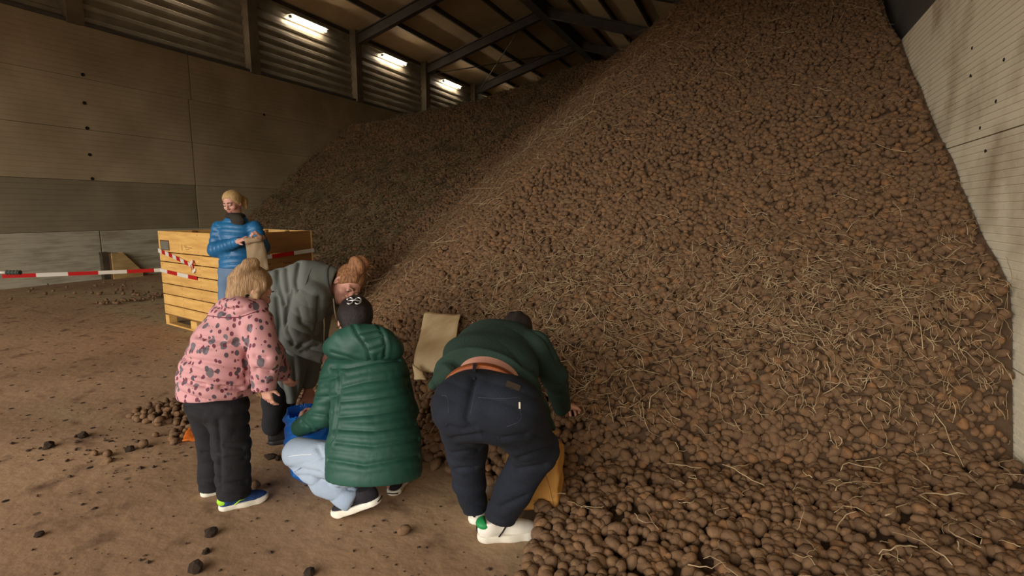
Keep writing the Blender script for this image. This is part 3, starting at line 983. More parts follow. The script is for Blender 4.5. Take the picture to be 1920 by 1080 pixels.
def face_parts(root, c, f, u, s=1.0):
    f, u, r = frame(f, u); c = np.asarray(c)
    at = lambda x, y, z: c + s * (x * r + y * f + z * u)
    for q in (-1, 1):
        e = Sdf(0.0028).ell(at(q * 0.031, 0.079, 0.006), np.array([0.0120] * 3) * s).build('eye', M_EYE); local(e, root)
        i = Sdf(0.002).ell(at(q * 0.031, 0.0880, 0.001), np.array([0.0062, 0.0042, 0.0062]) * s, (r, f, u)).build('iris', M_IRIS); local(i, e)
        b = MB().tube([at(q * 0.012, 0.099, 0.030), at(q * 0.030, 0.097, 0.036), at(q * 0.048, 0.083, 0.029)], [0.003 * s, 0.004 * s, 0.002 * s], 5).build('eyebrow', M_BROW, None, True); local(b, root)
    l = Sdf(0.003).cone(at(-0.017, 0.0945, -0.0585), at(0.017, 0.0945, -0.0585), 0.0045 * s).cone(at(-0.014, 0.0935, -0.0695), at(0.014, 0.0935, -0.0695), 0.0055 * s, k=0.002).build('lips', M_LIP); local(l, root)
M_BROW = mat('eyebrow', s2l(96, 72, 52), rough=0.9)

def hand(S, wr, d, n, thumb=1, s=1.0, curl=(25, 35, 25), spread=4.0, forearm=None, r0=0.030):
    """Five-fingered hand from the wrist: d along the fingers, n out of the palm, thumb = side sign."""
    d = nrm(d); n = nrm(np.asarray(n) - d * (np.asarray(n) @ d)); sd = np.cross(d, n) * thumb
    wr = np.asarray(wr)
    if forearm is not None: S.cone(forearm, wr, r0 * 1.25 * s, 0.025 * s, k=0.015)
    S.box(wr + d * 0.048 * s, np.array([0.040, 0.046, 0.014]) * s, (sd, d, n), r=0.013 * s, k=0.018 * s)
    S.ell(wr + d * 0.028 * s + sd * 0.024 * s + n * 0.008 * s, np.array([0.018, 0.028, 0.014]) * s, (sd, d, n), k=0.014 * s)
    for i, (off, ln) in enumerate(((0.031, 0.072), (0.011, 0.080), (-0.010, 0.074), (-0.030, 0.058))):
        a = math.radians((1.5 - i) * spread)
        dd = nrm(d * math.cos(a) + sd * math.sin(a))
        p = wr + d * (0.088 - 0.004 * abs(i - 1)) * s + sd * off * s
        ang = 0
        rr = 0.0088 * s * (1 if i < 3 else 0.9)
        for j, fr in enumerate((0.45, 0.31, 0.24)):
            ang += math.radians(curl[j] + 3 * i)
            q = p + (dd * math.cos(ang) + n * math.sin(ang)) * ln * fr * s
            S.cone(p, q, rr, rr * 0.93, k=0.003 if j else 0.008); rr *= 0.93
            p = q
    p = wr + d * 0.022 * s + sd * 0.036 * s
    q = p + nrm(d * 0.65 + sd * 0.65 + n * 0.4) * 0.040 * s
    S.cone(p - sd * 0.012 * s, q, 0.013 * s, 0.0105 * s, k=0.012 * s)
    S.cone(q, q + nrm(d * 0.85 + sd * 0.2 + n * 0.5) * 0.032 * s, 0.0105 * s, 0.0085 * s, k=0.004)

def folds(amp, fx=38.0, fz=16.0, ph=0.0, ax=None):
    a = nrm(ax) if ax is not None else np.array([1.0, 0, 0])
    b = nrm(np.cross(a, [0.3, 0.4, 0.86]))
    def fn(X, Y, Z):
        q = X * a[0] + Y * a[1] + Z * a[2]; w_ = X * b[0] + Y * b[1] + Z * b[2]
        return amp * np.sin(q * fx + 1.6 * np.sin(w_ * fz + ph) + ph) * (0.6 + 0.4 * np.sin(w_ * fz * 0.6 + q * 7 + 2 * ph))
    return fn

def creases(amp, fx=30.0, fz=12.0, ph=0.0, ax=None, wob=1.0):
    """Cloth folds: rounded ridges between narrow valleys, wandering and fading in and out."""
    a = nrm(ax) if ax is not None else np.array([1.0, 0, 0])
    b = nrm(np.cross(a, [0.31, 0.42, 0.85])); c = np.cross(a, b)
    def fn(X, Y, Z):
        q = X * a[0] + Y * a[1] + Z * a[2]; w_ = X * b[0] + Y * b[1] + Z * b[2]; e = X * c[0] + Y * c[1] + Z * c[2]
        g = np.abs(np.sin(q * fx * 0.5 + wob * (1.3 * np.sin(w_ * fz + ph) + 0.9 * np.sin(e * fz * 0.8 + 2 * ph)) + ph))
        m = np.clip(0.55 + 0.6 * np.sin(w_ * fz * 0.7 + q * 5 + ph) * np.sin(e * fz * 0.6 - q * 4 + 1.7 * ph), 0, 1)
        return amp * m * (0.75 - np.power(g + 0.02, 0.55))
    return fn

def hem(S, p, n, r):
    """Cuts a sleeve or leg off square at p; n points off the end."""
    p = np.asarray(p); return S.cut(p, n, lo=p - r, hi=p + r)

M_WHITE = mat('white_sole', s2l(226, 220, 205), s2l(206, 198, 180), scale=8, rough=0.6)
def shoe(root, heel, toe, m_up, m_sole, L=0.28, up=ZZ, shaft=0.0, label=None):
    """A shoe: upper (the part), with a sole under it as a sub-part. Returns it and its local frame."""
    x = nrm(np.asarray(toe) - np.asarray(heel)); z = nrm(np.asarray(up) - x * (np.asarray(up) @ x)); y = np.cross(z, x)
    s = L / 0.28
    S = Sdf(0.0045)
    S.ell((0.055, 0, 0.052), (0.053, 0.036, 0.050), k=0)
    S.cone((0.055, 0, 0.055), (0.060, 0, 0.10 + shaft), 0.036, 0.039 if not shaft else 0.058, k=0.02)
    S.cone((0.075, 0, 0.060), (0.175, 0.002, 0.036), 0.038, 0.036, k=0.02)
    S.ell((0.200, 0.003, 0.034), (0.074, 0.046, 0.034), k=0.025)
    if shaft: S.cone((0.06, 0, 0.09), (0.10, 0, 0.06), 0.045, 0.04, k=0.02)
    S.cut((0, 0, 0.016), (0, 0, -1)); S.cut((0.06, 0, 0.092 + shaft), (-0.12, 0, 1))
    up_o = S.build('boot' if shaft else 'shoe', m_up)
    So = Sdf(0.0045).cone((0.044, 0, 0.014), (0.15, 0.002, 0.014), 0.0425, 0.046).cone((0.15, 0.002, 0.014), (0.217, 0.004, 0.014), 0.046, 0.054, k=0.03)
    So.ell((0.25, 0.004, 0.02), (0.030, 0.040, 0.03), k=0.02)
    So.cut((0, 0, 0.028), (-0.05, 0, 1)); So.cut((0, 0, 0), (0, 0, -1)); So.cut((0.24, 0, 0), (0.42, 0, -1), k=0.01)
    so = So.build('sole', m_sole)
    M = Matrix(((x[0] * s, y[0] * s, z[0] * s, heel[0]), (x[1] * s, y[1] * s, z[1] * s, heel[1]), (x[2] * s, y[2] * s, z[2] * s, heel[2]), (0, 0, 0, 1)))
    up_o.parent = root
    up_o.matrix_parent_inverse = root.matrix_basis.inverted()
    up_o.matrix_basis = M
    so.parent = up_o
    if label: up_o['label'] = label
    return up_o

def shoe_piece(sh, name, m, build, label=None):
    S = build(Sdf(0.0035)); o = S.build(name, m); o.parent = sh
    if label: o['label'] = label
    return o

# ---------------- the bending man in the dark green jumper
M_JUMP = mat('dark_green_wool', s2l(38, 56, 46), s2l(31, 47, 39), scale=5, rough=0.95, bump=0.3, bscale=120, wrinkle=0.2, wscale=5)
M_NAVY = mat('navy_denim', s2l(23, 27, 36), s2l(32, 38, 50), scale=2.5, rough=0.9, bump=0.3, bscale=160, lo=0.45, hi=0.75)
M_BELT = mat('brown_leather', s2l(158, 86, 42), s2l(138, 72, 36), scale=12, rough=0.5)
M_SNEAK = mat('white_leather', s2l(228, 224, 212), s2l(205, 198, 184), scale=7, rough=0.55)
M_DPATCH = mat('dark_leather_patch', s2l(54, 44, 34), rough=0.7)
M_GREEN = mat('green_leather', s2l(30, 130, 68), rough=0.5)
M_BLACKR = mat('black_rubber', s2l(24, 24, 26), rough=0.6)
M_DHAIR = mat('dark_brown_hair', s2l(50, 40, 32), s2l(30, 24, 20), scale=3, rough=0.7, stretch=(60, 60, 4), bump=0.6, bscale=6)
def man():
    S = Sdf(0.0055)
    SV = vec(0.95, -0.26, 0)
    W = P(909, 742, 2.22); sh = P(945, 640, 2.62)
    S.tube([(P(916, 762, 2.14), 0.14, 0.075, R_), (W, 0.138, 0.098, SV), (P(926, 690, 2.44), 0.150, 0.098, SV), (sh, 0.17, 0.09, R_)])
    hc = P(968, 630, 2.86); hf, hu = vec(0.1, -0.75, 0.65), vec(0.15, 0.45, 0.85)
    head(S, hc, hf, hu, 1.0, chest=P(950, 642, 2.68))
    # legs and arms inside the clothes
    S.limb(PP((953, 762, 2.14), (1003, 842, 2.31), (938, 965, 2.42)), [0.085, 0.055, 0.042])
    S.limb(PP((870, 760, 2.16), (876, 840, 2.40), (889, 950, 2.55)), [0.085, 0.055, 0.042])
    S.limb(PP((1000, 655, 2.60), (1038, 709, 2.72), (1054, 764, 2.93)), [0.055, 0.042, 0.028])
    S.limb(PP((892, 655, 2.64), (872, 725, 2.82), (912, 775, 3.0)), [0.055, 0.042, 0.028])
    hand(S, P(1054, 764, 2.93), vec(0.45, -0.10, 0.8), vec(0.15, -0.9, -0.2), thumb=-1, curl=(22, 34, 26), spread=7)
    hand(S, P(912, 775, 3.0), vec(0.4, -0.45, 0.8), vec(0.3, -0.7, -0.5), thumb=1, curl=(25, 35, 25))
    root = S.build('person', M_SKIN, origin=G(915, 990))
    tag(root, 'person bending into the heap in dark green jumper, navy jeans and white trainers', 'person', 'people gathering potatoes')
    face_parts(root, hc, hf, hu)
    f, u, r = frame(hf, hu)
    H = Sdf(0.006).ell(hc + u * 0.034 - f * 0.016, (0.087, 0.104, 0.096), (r, f, u), disp=folds(0.003, 120, 20, ax=r))
    H.cut(hc + f * 0.045 + u * 0.03, nrm(f - 0.55 * u), k=0.01); H.cut(hc - u * 0.055, -u, k=0.01)
    local(H.build('hair', M_DHAIR), root)
    # jumper
    J = Sdf(0.0055)
    fl = creases(0.014, 34, 8, 1.0, ax=vec(0.8, 0, 0.6))
    J.tube([(P(909, 735, 2.20), 0.222, 0.118, SV), (P(911, 716, 2.33), 0.222, 0.123, SV), (P(919, 678, 2.47), 0.212, 0.120, SV), (P(942, 641, 2.63), 0.190, 0.108, R_)], disp=fl)
    J.cut(P(914, 722, 2.335), vec(-0.10, -0.05, -1))
    J.cone(P(965, 636, 2.68), P(970, 630, 2.76), 0.085, 0.07, k=0.04)
    J.limb(PP((1000, 652, 2.60), (1040, 706, 2.72), (1054, 764, 2.92)), [0.085, 0.064, 0.045], k=0.025, disp=creases(0.018, 60, 16, 2, ax=vec(0.3, 1, 0.3)))
    J.limb(PP((890, 655, 2.64), (872, 725, 2.82), (912, 775, 2.99)), [0.088, 0.070, 0.045], k=0.05)
    hem(J, P(1054, 766, 2.95), vec(0.15, -0.45, 0.85), 0.07)
    J.limb(PP((985, 722, 2.34), (1016, 766, 2.35), (1037, 803, 2.37)), [0.05, 0.026, 0.012], k=0.03)
    J.limb(PP((838, 705, 2.34), (812, 722, 2.30)), [0.06, 0.022], k=0.03)
    ju = J.build('jumper', M_JUMP); local(ju, root)
    bj = bvh_of(ju)
    cf = MB().tube(PP((1036, 757, 2.86), (1045, 771, 2.88)), 0.004, 5)
    # jeans
    T = Sdf(0.006)
    fd = creases(0.012, 100, 9, 0.5, ax=vec(0.35, 1, 0.2), wob=0.8)
    T.tube([(P(918, 776, 2.10), 0.200, 0.112, R_), (P(914, 756, 2.17), 0.190, 0.118, SV), (P(909, 742, 2.24), 0.168, 0.122, SV)], k=0)
    T.cut(P(909, 746, 2.205), vec(0, -0.05, 1))
    T.limb(PP((955, 765, 2.10), (1004, 843, 2.31)), [0.128, 0.098], k=0.05, disp=fd)
    T.limb(PP((1004, 843, 2.31), (962, 920, 2.37), (938, 968, 2.42)), [0.095, 0.080, 0.072], k=0.03, disp=fd)
    T.limb(PP((868, 765, 2.15), (876, 842, 2.39)), [0.122, 0.090], k=0.05, disp=fd)
    T.limb(PP((875, 842, 2.39), (880, 905, 2.48), (889, 946, 2.54)), [0.088, 0.072, 0.064], k=0.03, disp=fd)
    hem(T, P(938, 974, 2.41), vec(-0.25, -1, 0.1), 0.082)
    hem(T, P(890, 954, 2.55), vec(0.1, -1, 0.2), 0.10)
    tr = T.build('jeans', M_NAVY); groove(tr, [((891, 711), (884, 740), (875, 785), (884, 800)), ((889, 800), (865, 806), (842, 800)), ((846, 822), (895, 815)), ((852, 849), (897, 843)), ((855, 880), (890, 876)), ((975, 858), (1042, 836)), ((968, 880), (1020, 872)), ((906, 812), (940, 822), (985, 815)), ((940, 950), (985, 930))], 0.008, 0.011, 0.004); local(tr, root)
    B = Sdf(0.004).tube([(P(912, 755, 2.175), 0.188, 0.130, SV), (P(909, 742, 2.24), 0.164, 0.120, SV), (P(909, 736, 2.29), 0.158, 0.116, SV)], grow=0.008)
    B.cut(P(910, 743, 2.256), vec(0, -0.05, 1)); B.cut(P(910, 750, 2.192), vec(0, 0.05, -1))
    bl = B.build('belt', M_BELT); local(bl, root)
    bt = bvh_of(tr)
    M_ST = mat('denim_stitch', s2l(54, 59, 70), rough=0.9)
    for pth in (((828, 742), (840, 740), (841, 772), (836, 800)), ((897, 745), (940, 748), (975, 745)), ((893, 722), (885, 760), (880, 790)), ((975, 745), (978, 790), (950, 800))):
        o = surf_line('stitching', bt, pth, 0.0014, M_ST, root)
    for (a, b) in (((890, 684), (887, 712)), ((962, 705), (958, 730))):
        qa, qb = cast(bvh_of(bl), *a), cast(bt, *b)
        if qa and qb:
            local(MB().bar(qa[0] + qa[1] * 0.004, qb[0] + qb[1] * 0.004, 0.013, 0.006, qa[1]).build('belt_loop', M_NAVY), root)
    ptag = cast(bt, 974, 760)
    if ptag: local(MB().bar(ptag[0] + U_ * 0.012 + ptag[1] * 0.001, ptag[0] - U_ * 0.012 + ptag[1] * 0.001, 0.006, 0.003, ptag[1]).build('pocket_tab', M_WHITE), root)
    pl = cast(bt, 962, 724)
    if pl: local(MB().bar(pl[0] - R_ * 0.026 + U_ * 0.010 + pl[1] * 0.002, pl[0] + R_ * 0.026 - U_ * 0.010 + pl[1] * 0.002, 0.024, 0.004, pl[1]).build('leather_patch', M_DPATCH), root)
    # shoes
    h1, t1 = G(894, 1012), G(992, 1003)
    h2 = G(889, 986); t2 = h2 + 0.28 * nrm(FH * 0.9 + R_ * 0.25)
    t1 = h1 + 0.275 * nrm(t1 - h1)
    for hh, tt in ((h1, t1), (h2, t2)):
        s = shoe(root, hh, tt, M_SNEAK, M_WHITE, 0.295, label='white trainer with green heel tab')
        shoe_piece(s, 'heel_tab', M_GREEN, lambda S: S.ell((0.036, 0, 0.078), (0.040, 0.0395, 0.024)).cut((0.048, 0, 0.078), (1, 0, 0.75)).cut((0, 0, 0.10), (0, 0, 1)), 'green heel tab')
        shoe_piece(s, 'heel_stripe', M_BLACKR, lambda S: S.box((0.006, 0.0, 0.062), (0.008, 0.007, 0.022), r=0.004), 'black heel stripe')
        for q in (-1, 1):
            o = MB().tube([(0.092, q * 0.043, 0.032), (0.108, q * 0.0415, 0.052), (0.122, q * 0.034, 0.068)], 0.0035, 5).build('side_stripe', M_BLACKR, s, True)
        for k in range(3):
            xx = 0.125 + 0.02 * k; zz = 0.082 - 0.0085 * k
            MB().tube([(xx, -0.026, zz - 0.008), (xx + 0.004, 0, zz + 0.003), (xx, 0.026, zz - 0.008)], 0.003, 5).build('lace', M_WHITE, s, True)
    return root
MAN = man()

# ---------------- the crouching woman in the green quilted jacket
M_GQ = mat('green_quilted_nylon', s2l(36, 77, 64), s2l(29, 66, 55), scale=3, rough=0.55, spec=0.35, bump=0.35, bscale=16, stretch=(1.6, 1.6, 0.8), wrinkle=0.25, wscale=9)
M_GSEAM = mat('dark_green_seam', s2l(22, 60, 49), rough=0.7)
M_PALE = mat('pale_denim', s2l(158, 170, 184), s2l(134, 149, 168), scale=2.5, rough=0.9, bump=0.25, bscale=150)
M_BLACKUP = mat('black_canvas', s2l(34, 30, 36), s2l(26, 23, 28), scale=20, rough=0.85)
M_BHAIR = mat('black_hair', s2l(44, 34, 33), s2l(24, 19, 19), scale=3, rough=0.5, stretch=(60, 60, 4), bump=0.5, bscale=6)
M_SILVER = mat('silver_clip', s2l(210, 208, 210), rough=0.25, metal=0.9)
def green_woman():
    S = Sdf(0.0055)
    S.tube([(P(702, 845, 2.57), 0.13, 0.10, R_), (P(698, 790, 2.60), 0.13, 0.10, R_), (P(682, 700, 2.70), 0.14, 0.09, R_), (P(676, 668, 2.74), 0.11, 0.07, R_)])
    hc = P(664, 603, 2.80); hf, hu = vec(-0.45, -0.45, 0.8), vec(-0.1, 0.85, 0.45)
    head(S, hc, hf, hu, 0.97, chest=P(675, 665, 2.74))
    S.limb(PP((652, 872, 2.60), (562, 848, 2.75), (656, 937, 2.61)), [0.08, 0.05, 0.036])
    S.limb(PP((732, 862, 2.66), (718, 852, 2.95), (735, 905, 2.86)), [0.06, 0.045, 0.034])
    S.limb(PP((630, 692, 2.70), (609, 776, 2.74), (562, 802, 2.88)), [0.05, 0.04, 0.027])
    S.limb(PP((733, 685, 2.72), (760, 770, 2.87), (690, 800, 3.08)), [0.05, 0.04, 0.027])
    hand(S, P(562, 801, 2.88), vec(-0.25, 0.55, 0.8), vec(0.75, -0.2, 0.5), thumb=-1, s=0.95, curl=(30, 40, 30), spread=4)
    hand(S, P(690, 800, 3.08), vec(-0.7, 0.1, 0.6), vec(0, -0.9, 0.3), thumb=1, s=0.95, curl=(30, 40, 30))
    root = S.build('person', M_SKIN, origin=G(690, 955))
    tag(root, 'person crouching in green quilted hooded jacket and pale jeans, back turned', 'person', 'people gathering potatoes')
    face_parts(root, hc, hf, hu, 0.97)
    f, u, r = frame(hf, hu)
    H = Sdf(0.006).ell(hc + u * 0.034 - f * 0.018, (0.090, 0.108, 0.100), (r, f, u), disp=folds(0.003, 120, 20, ax=r))
    H.cone(hc - f * 0.05, hc - f * 0.055 - u * 0.12, 0.075, 0.06, k=0.03)
    H.cut(hc + f * 0.045 + u * 0.03, nrm(f - 0.5 * u), k=0.01)
    hr = H.build('hair', M_BHAIR); local(hr, root)
    bh = bvh_of(hr)
    q = cast(bh, 664, 566)
    if q:
        c, n = q
        sd = nrm(np.cross(n, U_)); up2 = np.cross(sd, n)
        m = MB()
        for k in range(2):
            ang = np.linspace(0.3, 5.6, 12)
            m.tube([c + n * 0.008 + sd * ((k - 0.5) * 0.04 + 0.016 * math.cos(a)) + up2 * (0.022 * math.sin(a)) for a in ang], 0.0045, 6)
        m.tube([c + n * 0.008 - sd * 0.03, c + n * 0.014, c + n * 0.008 + sd * 0.03], 0.005, 6)
        o = m.build('hair_clip', M_SILVER, None, True); o['label'] = 'shiny silver hair clip'; local(o, root)
    # jacket
    J = Sdf(0.0055)
    Q = (0.088, 0.004, 0.0)
    J.tube([(P(702, 874, 2.53), 0.228, 0.195, R_), (P(702, 830, 2.55), 0.215, 0.180, R_), (P(698, 770, 2.60), 0.190, 0.150, R_), (P(690, 712, 2.66), 0.178, 0.125, R_), (P(678, 672, 2.72), 0.140, 0.100, R_)], quilt=Q, k=0)
    J.cut(P(702, 893, 2.53), vec(0.0, -1, -0.1))
    J.cone(P(675, 660, 2.74), P(672, 640, 2.76), 0.10, 0.085, k=0.03)
    J.limb(PP((633, 692, 2.70), (609, 776, 2.74), (564, 801, 2.87)), [0.077, 0.064, 0.050], k=0.03, quilt=(0.075, 0.004))
    J.limb(PP((735, 690, 2.72), (761, 772, 2.86), (692, 800, 3.06)), [0.077, 0.064, 0.050], k=0.03, quilt=(0.075, 0.004))
    hem(J, P(556, 804, 2.89), vec(-0.7, -0.2, 0.6), 0.06)
    ja = J.build('jacket', M_GQ)
    groove(ja, [((623, 690), (653, 690), (709, 679), (748, 676)), ((636, 728), (684, 716), (766, 705)), ((636, 753), (684, 749), (769, 736)), ((637, 782), (700, 777), (773, 764)),
                ((639, 805), (700, 808), (778, 796)), ((630, 830), (700, 837), (784, 824)), ((615, 862), (684, 873), (784, 855)), ((634, 690), (638, 720), (634, 770), (626, 820), (604, 850)),
                ((601, 714), (629, 708)), ((590, 746), (631, 742)), ((580, 775), (620, 780)), ((566, 790), (585, 806))], 0.0065, 0.0075, 0.0045)
    local(ja, root)
    HD = Sdf(0.006)
    tilt = nrm(R_ * 0.97 + U_ * 0.05)
    HD.ell(P(683, 644, 2.63), (0.165, 0.085, 0.098), (tilt, nrm(F_), U_), disp=lambda X, Y, Z: 0.004 * np.sin(X * 45 + Y * 20) * np.sin(Z * 40))
    HD.ell(P(634, 652, 2.68), (0.075, 0.075, 0.062), (tilt, F_, U_), k=0.05)
    HD.ell(P(735, 655, 2.68), (0.06, 0.07, 0.06), (tilt, F_, U_), k=0.04)
    HD.ell(hc + f * 0.0 - u * 0.02, (0.11, 0.125, 0.12), (r, f, u), k=0.02, mode='sub')
    hd = HD.build('hood', M_GQ); groove(hd, [((662, 610), (671, 628), (681, 641), (689, 657), (694, 676)), ((706, 606), (718, 628), (723, 647), (721, 669)), ((671, 627), (712, 619)), ((681, 641), (719, 629)), ((690, 658), (723, 647)), ((622, 660), (650, 668), (690, 681))], 0.006, 0.006, 0.004); local(hd, root)
    bd = bvh_of(hd)
    for pth in (((662, 610), (671, 628), (681, 641), (689, 657), (694, 676)), ((706, 606), (718, 628), (723, 647), (721, 669)), ((671, 627), (712, 619)), ((681, 641), (719, 629)), ((690, 658), (723, 647)), ((622, 660), (650, 668), (690, 683), (730, 675))):
        surf_line('seam', bd, pth, 0.0024, M_GSEAM, root, step=3)
    bja = bvh_of(ja)
    # jeans
    T = Sdf(0.006); fd = creases(0.015, 62, 14, 1.5, ax=vec(0.6, -0.7, 0.1))
    T.ell(P(700, 846, 2.60), (0.15, 0.13, 0.10), (R_, F_, U_), k=0)
    T.limb(PP((652, 872, 2.62), (561, 848, 2.75)), [0.105, 0.075], k=0.03, disp=fd)
    T.limb(PP((559, 850, 2.75), (608, 902, 2.68), (657, 936, 2.62)), [0.073, 0.066, 0.058], k=0.02, disp=fd)
    T.limb(PP((732, 862, 2.66), (718, 852, 2.95), (734, 890, 2.88)), [0.085, 0.068, 0.048], k=0.03)
    hem(T, P(664, 941, 2.61), vec(0.9, -0.45, -0.1), 0.085)
    je = T.build('jeans', M_PALE); groove(je, [((543, 878), (570, 880), (600, 886)), ((552, 892), (580, 893)), ((615, 905), (640, 915), (660, 918)), ((596, 840), (604, 856))], 0.006, 0.010, 0.003); local(je, root)
    bt = bvh_of(je)
    M_SW = mat('white_stitch', s2l(214, 214, 212), rough=0.8)
    surf_line('stitching', bt, ((541, 856), (560, 853), (580, 852), (596, 851)), 0.0016, M_SW, root, lift=0.0005)
    surf_line('stitching', bt, ((549, 888), (557, 882), (565, 877)), 0.0018, mat('grey_stitch', s2l(86, 96, 108)), root)
    surf_line('stitching', bt, ((655, 952), (664, 938), (672, 922)), 0.0016, M_SW, root)
    # shoes
    toe = G(628, 967); hl = P(716, 940, 2.60)
    s1 = shoe(root, hl, toe, M_BLACKUP, M_WHITE, 0.27, label='black canvas shoe with thick white sole')
    h2 = G(736, 931); t2 = h2 + 0.27 * nrm(FH * 0.95 + R_ * 0.05)
    s2 = shoe(root, h2, t2, M_BLACKUP, M_WHITE, 0.27, label='black canvas shoe with thick white sole')
    for s in (s1, s2):
        MB().tube([(0.004 + 0.09 * 0, -0.03, 0.016), (-0.001, 0, 0.016), (0.004, 0.03, 0.016)], 0.003, 5).build('sole_band', M_BLACKR, s, True)
        for k in range(3):
            xx = 0.122 + 0.022 * k; zz = 0.085 - 0.009 * k
            MB().tube([(xx, -0.03, zz - 0.010), (xx + 0.006, 0, zz + 0.004), (xx, 0.03, zz - 0.010)], 0.0035, 5).build('lace', M_WHITE, s, True)
    return root
GREENW = green_woman()

# ---------------- the child in the pink spotted jacket
M_PINK = bpy.data.materials.new('pink_spotted_cloth'); M_PINK.use_nodes = True
def _pink():
    t = M_PINK.node_tree; b = t.nodes['Principled BSDF']; L = t.links
    b.inputs['Roughness'].default_value = 0.75
    tcn = t.nodes.new('ShaderNodeTexCoord')
    prev = None
    base = s2l(188, 136, 138)
    for sc, cut, cr, colr in ((20, 0.34, 0.28, s2l(98, 88, 94)), (34, 0.29, 0.10, s2l(100, 44, 60)), (27, 0.27, 0.15, s2l(76, 62, 70))):
        m = t.nodes.new('ShaderNodeMapping'); m.inputs['Scale'].default_value = (1.0, 1.0, 0.72); m.inputs['Location'].default_value = (sc, 0.3 * sc, 0)
        L.new(tcn.outputs['Object'], m.inputs[0])
        v = t.nodes.new('ShaderNodeTexVoronoi'); v.inputs['Scale'].default_value = sc; v.inputs['Randomness'].default_value = 0.9
        L.new(m.outputs[0], v.inputs['Vector'])
        sx = t.nodes.new('ShaderNodeSeparateColor'); L.new(v.outputs['Color'], sx.inputs[0])
        pick = t.nodes.new('ShaderNodeMath'); pick.operation = 'GREATER_THAN'; pick.inputs[1].default_value = cr; L.new(sx.outputs[0], pick.inputs[0])
        lt = t.nodes.new('ShaderNodeMath'); lt.operation = 'LESS_THAN'; lt.inputs[1].default_value = cut; L.new(v.outputs['Distance'], lt.inputs[0])
        mu = t.nodes.new('ShaderNodeMath'); mu.operation = 'MULTIPLY'; L.new(pick.outputs[0], mu.inputs[0]); L.new(lt.outputs[0], mu.inputs[1])
        mx = t.nodes.new('ShaderNodeMix'); mx.data_type = 'RGBA'
        ins = [q for q in mx.inputs if q.type == 'RGBA']
        L.new(mu.outputs[0], mx.inputs['Factor'])
        if prev is None: ins[0].default_value = (*base, 1)
        else: L.new(prev, ins[0])
        ins[1].default_value = (*colr, 1)
        prev = [q for q in mx.outputs if q.type == 'RGBA'][0]
    L.new(prev, b.inputs['Base Color'])
_pink()
add_wrinkles(M_PINK, 0.45, 9.0)
M_BLACKT = mat('black_trouser_cloth', s2l(32, 31, 34), s2l(24, 23, 26), scale=4, rough=0.9, bump=0.2, bscale=90, wrinkle=0.4, wscale=8)
M_BLOND = mat('dark_blond_hair', s2l(176, 142, 104), s2l(128, 98, 68), scale=3, rough=0.6, stretch=(50, 50, 5), bump=0.6, bscale=6)
M_BLUEUP = mat('blue_mesh_cloth', s2l(34, 62, 112), s2l(24, 46, 88), scale=30, rough=0.8)
M_LIME = mat('lime_cloth', s2l(150, 200, 40), rough=0.6)
M_YEL = mat('yellow_band', s2l(225, 195, 40), rough=0.6)
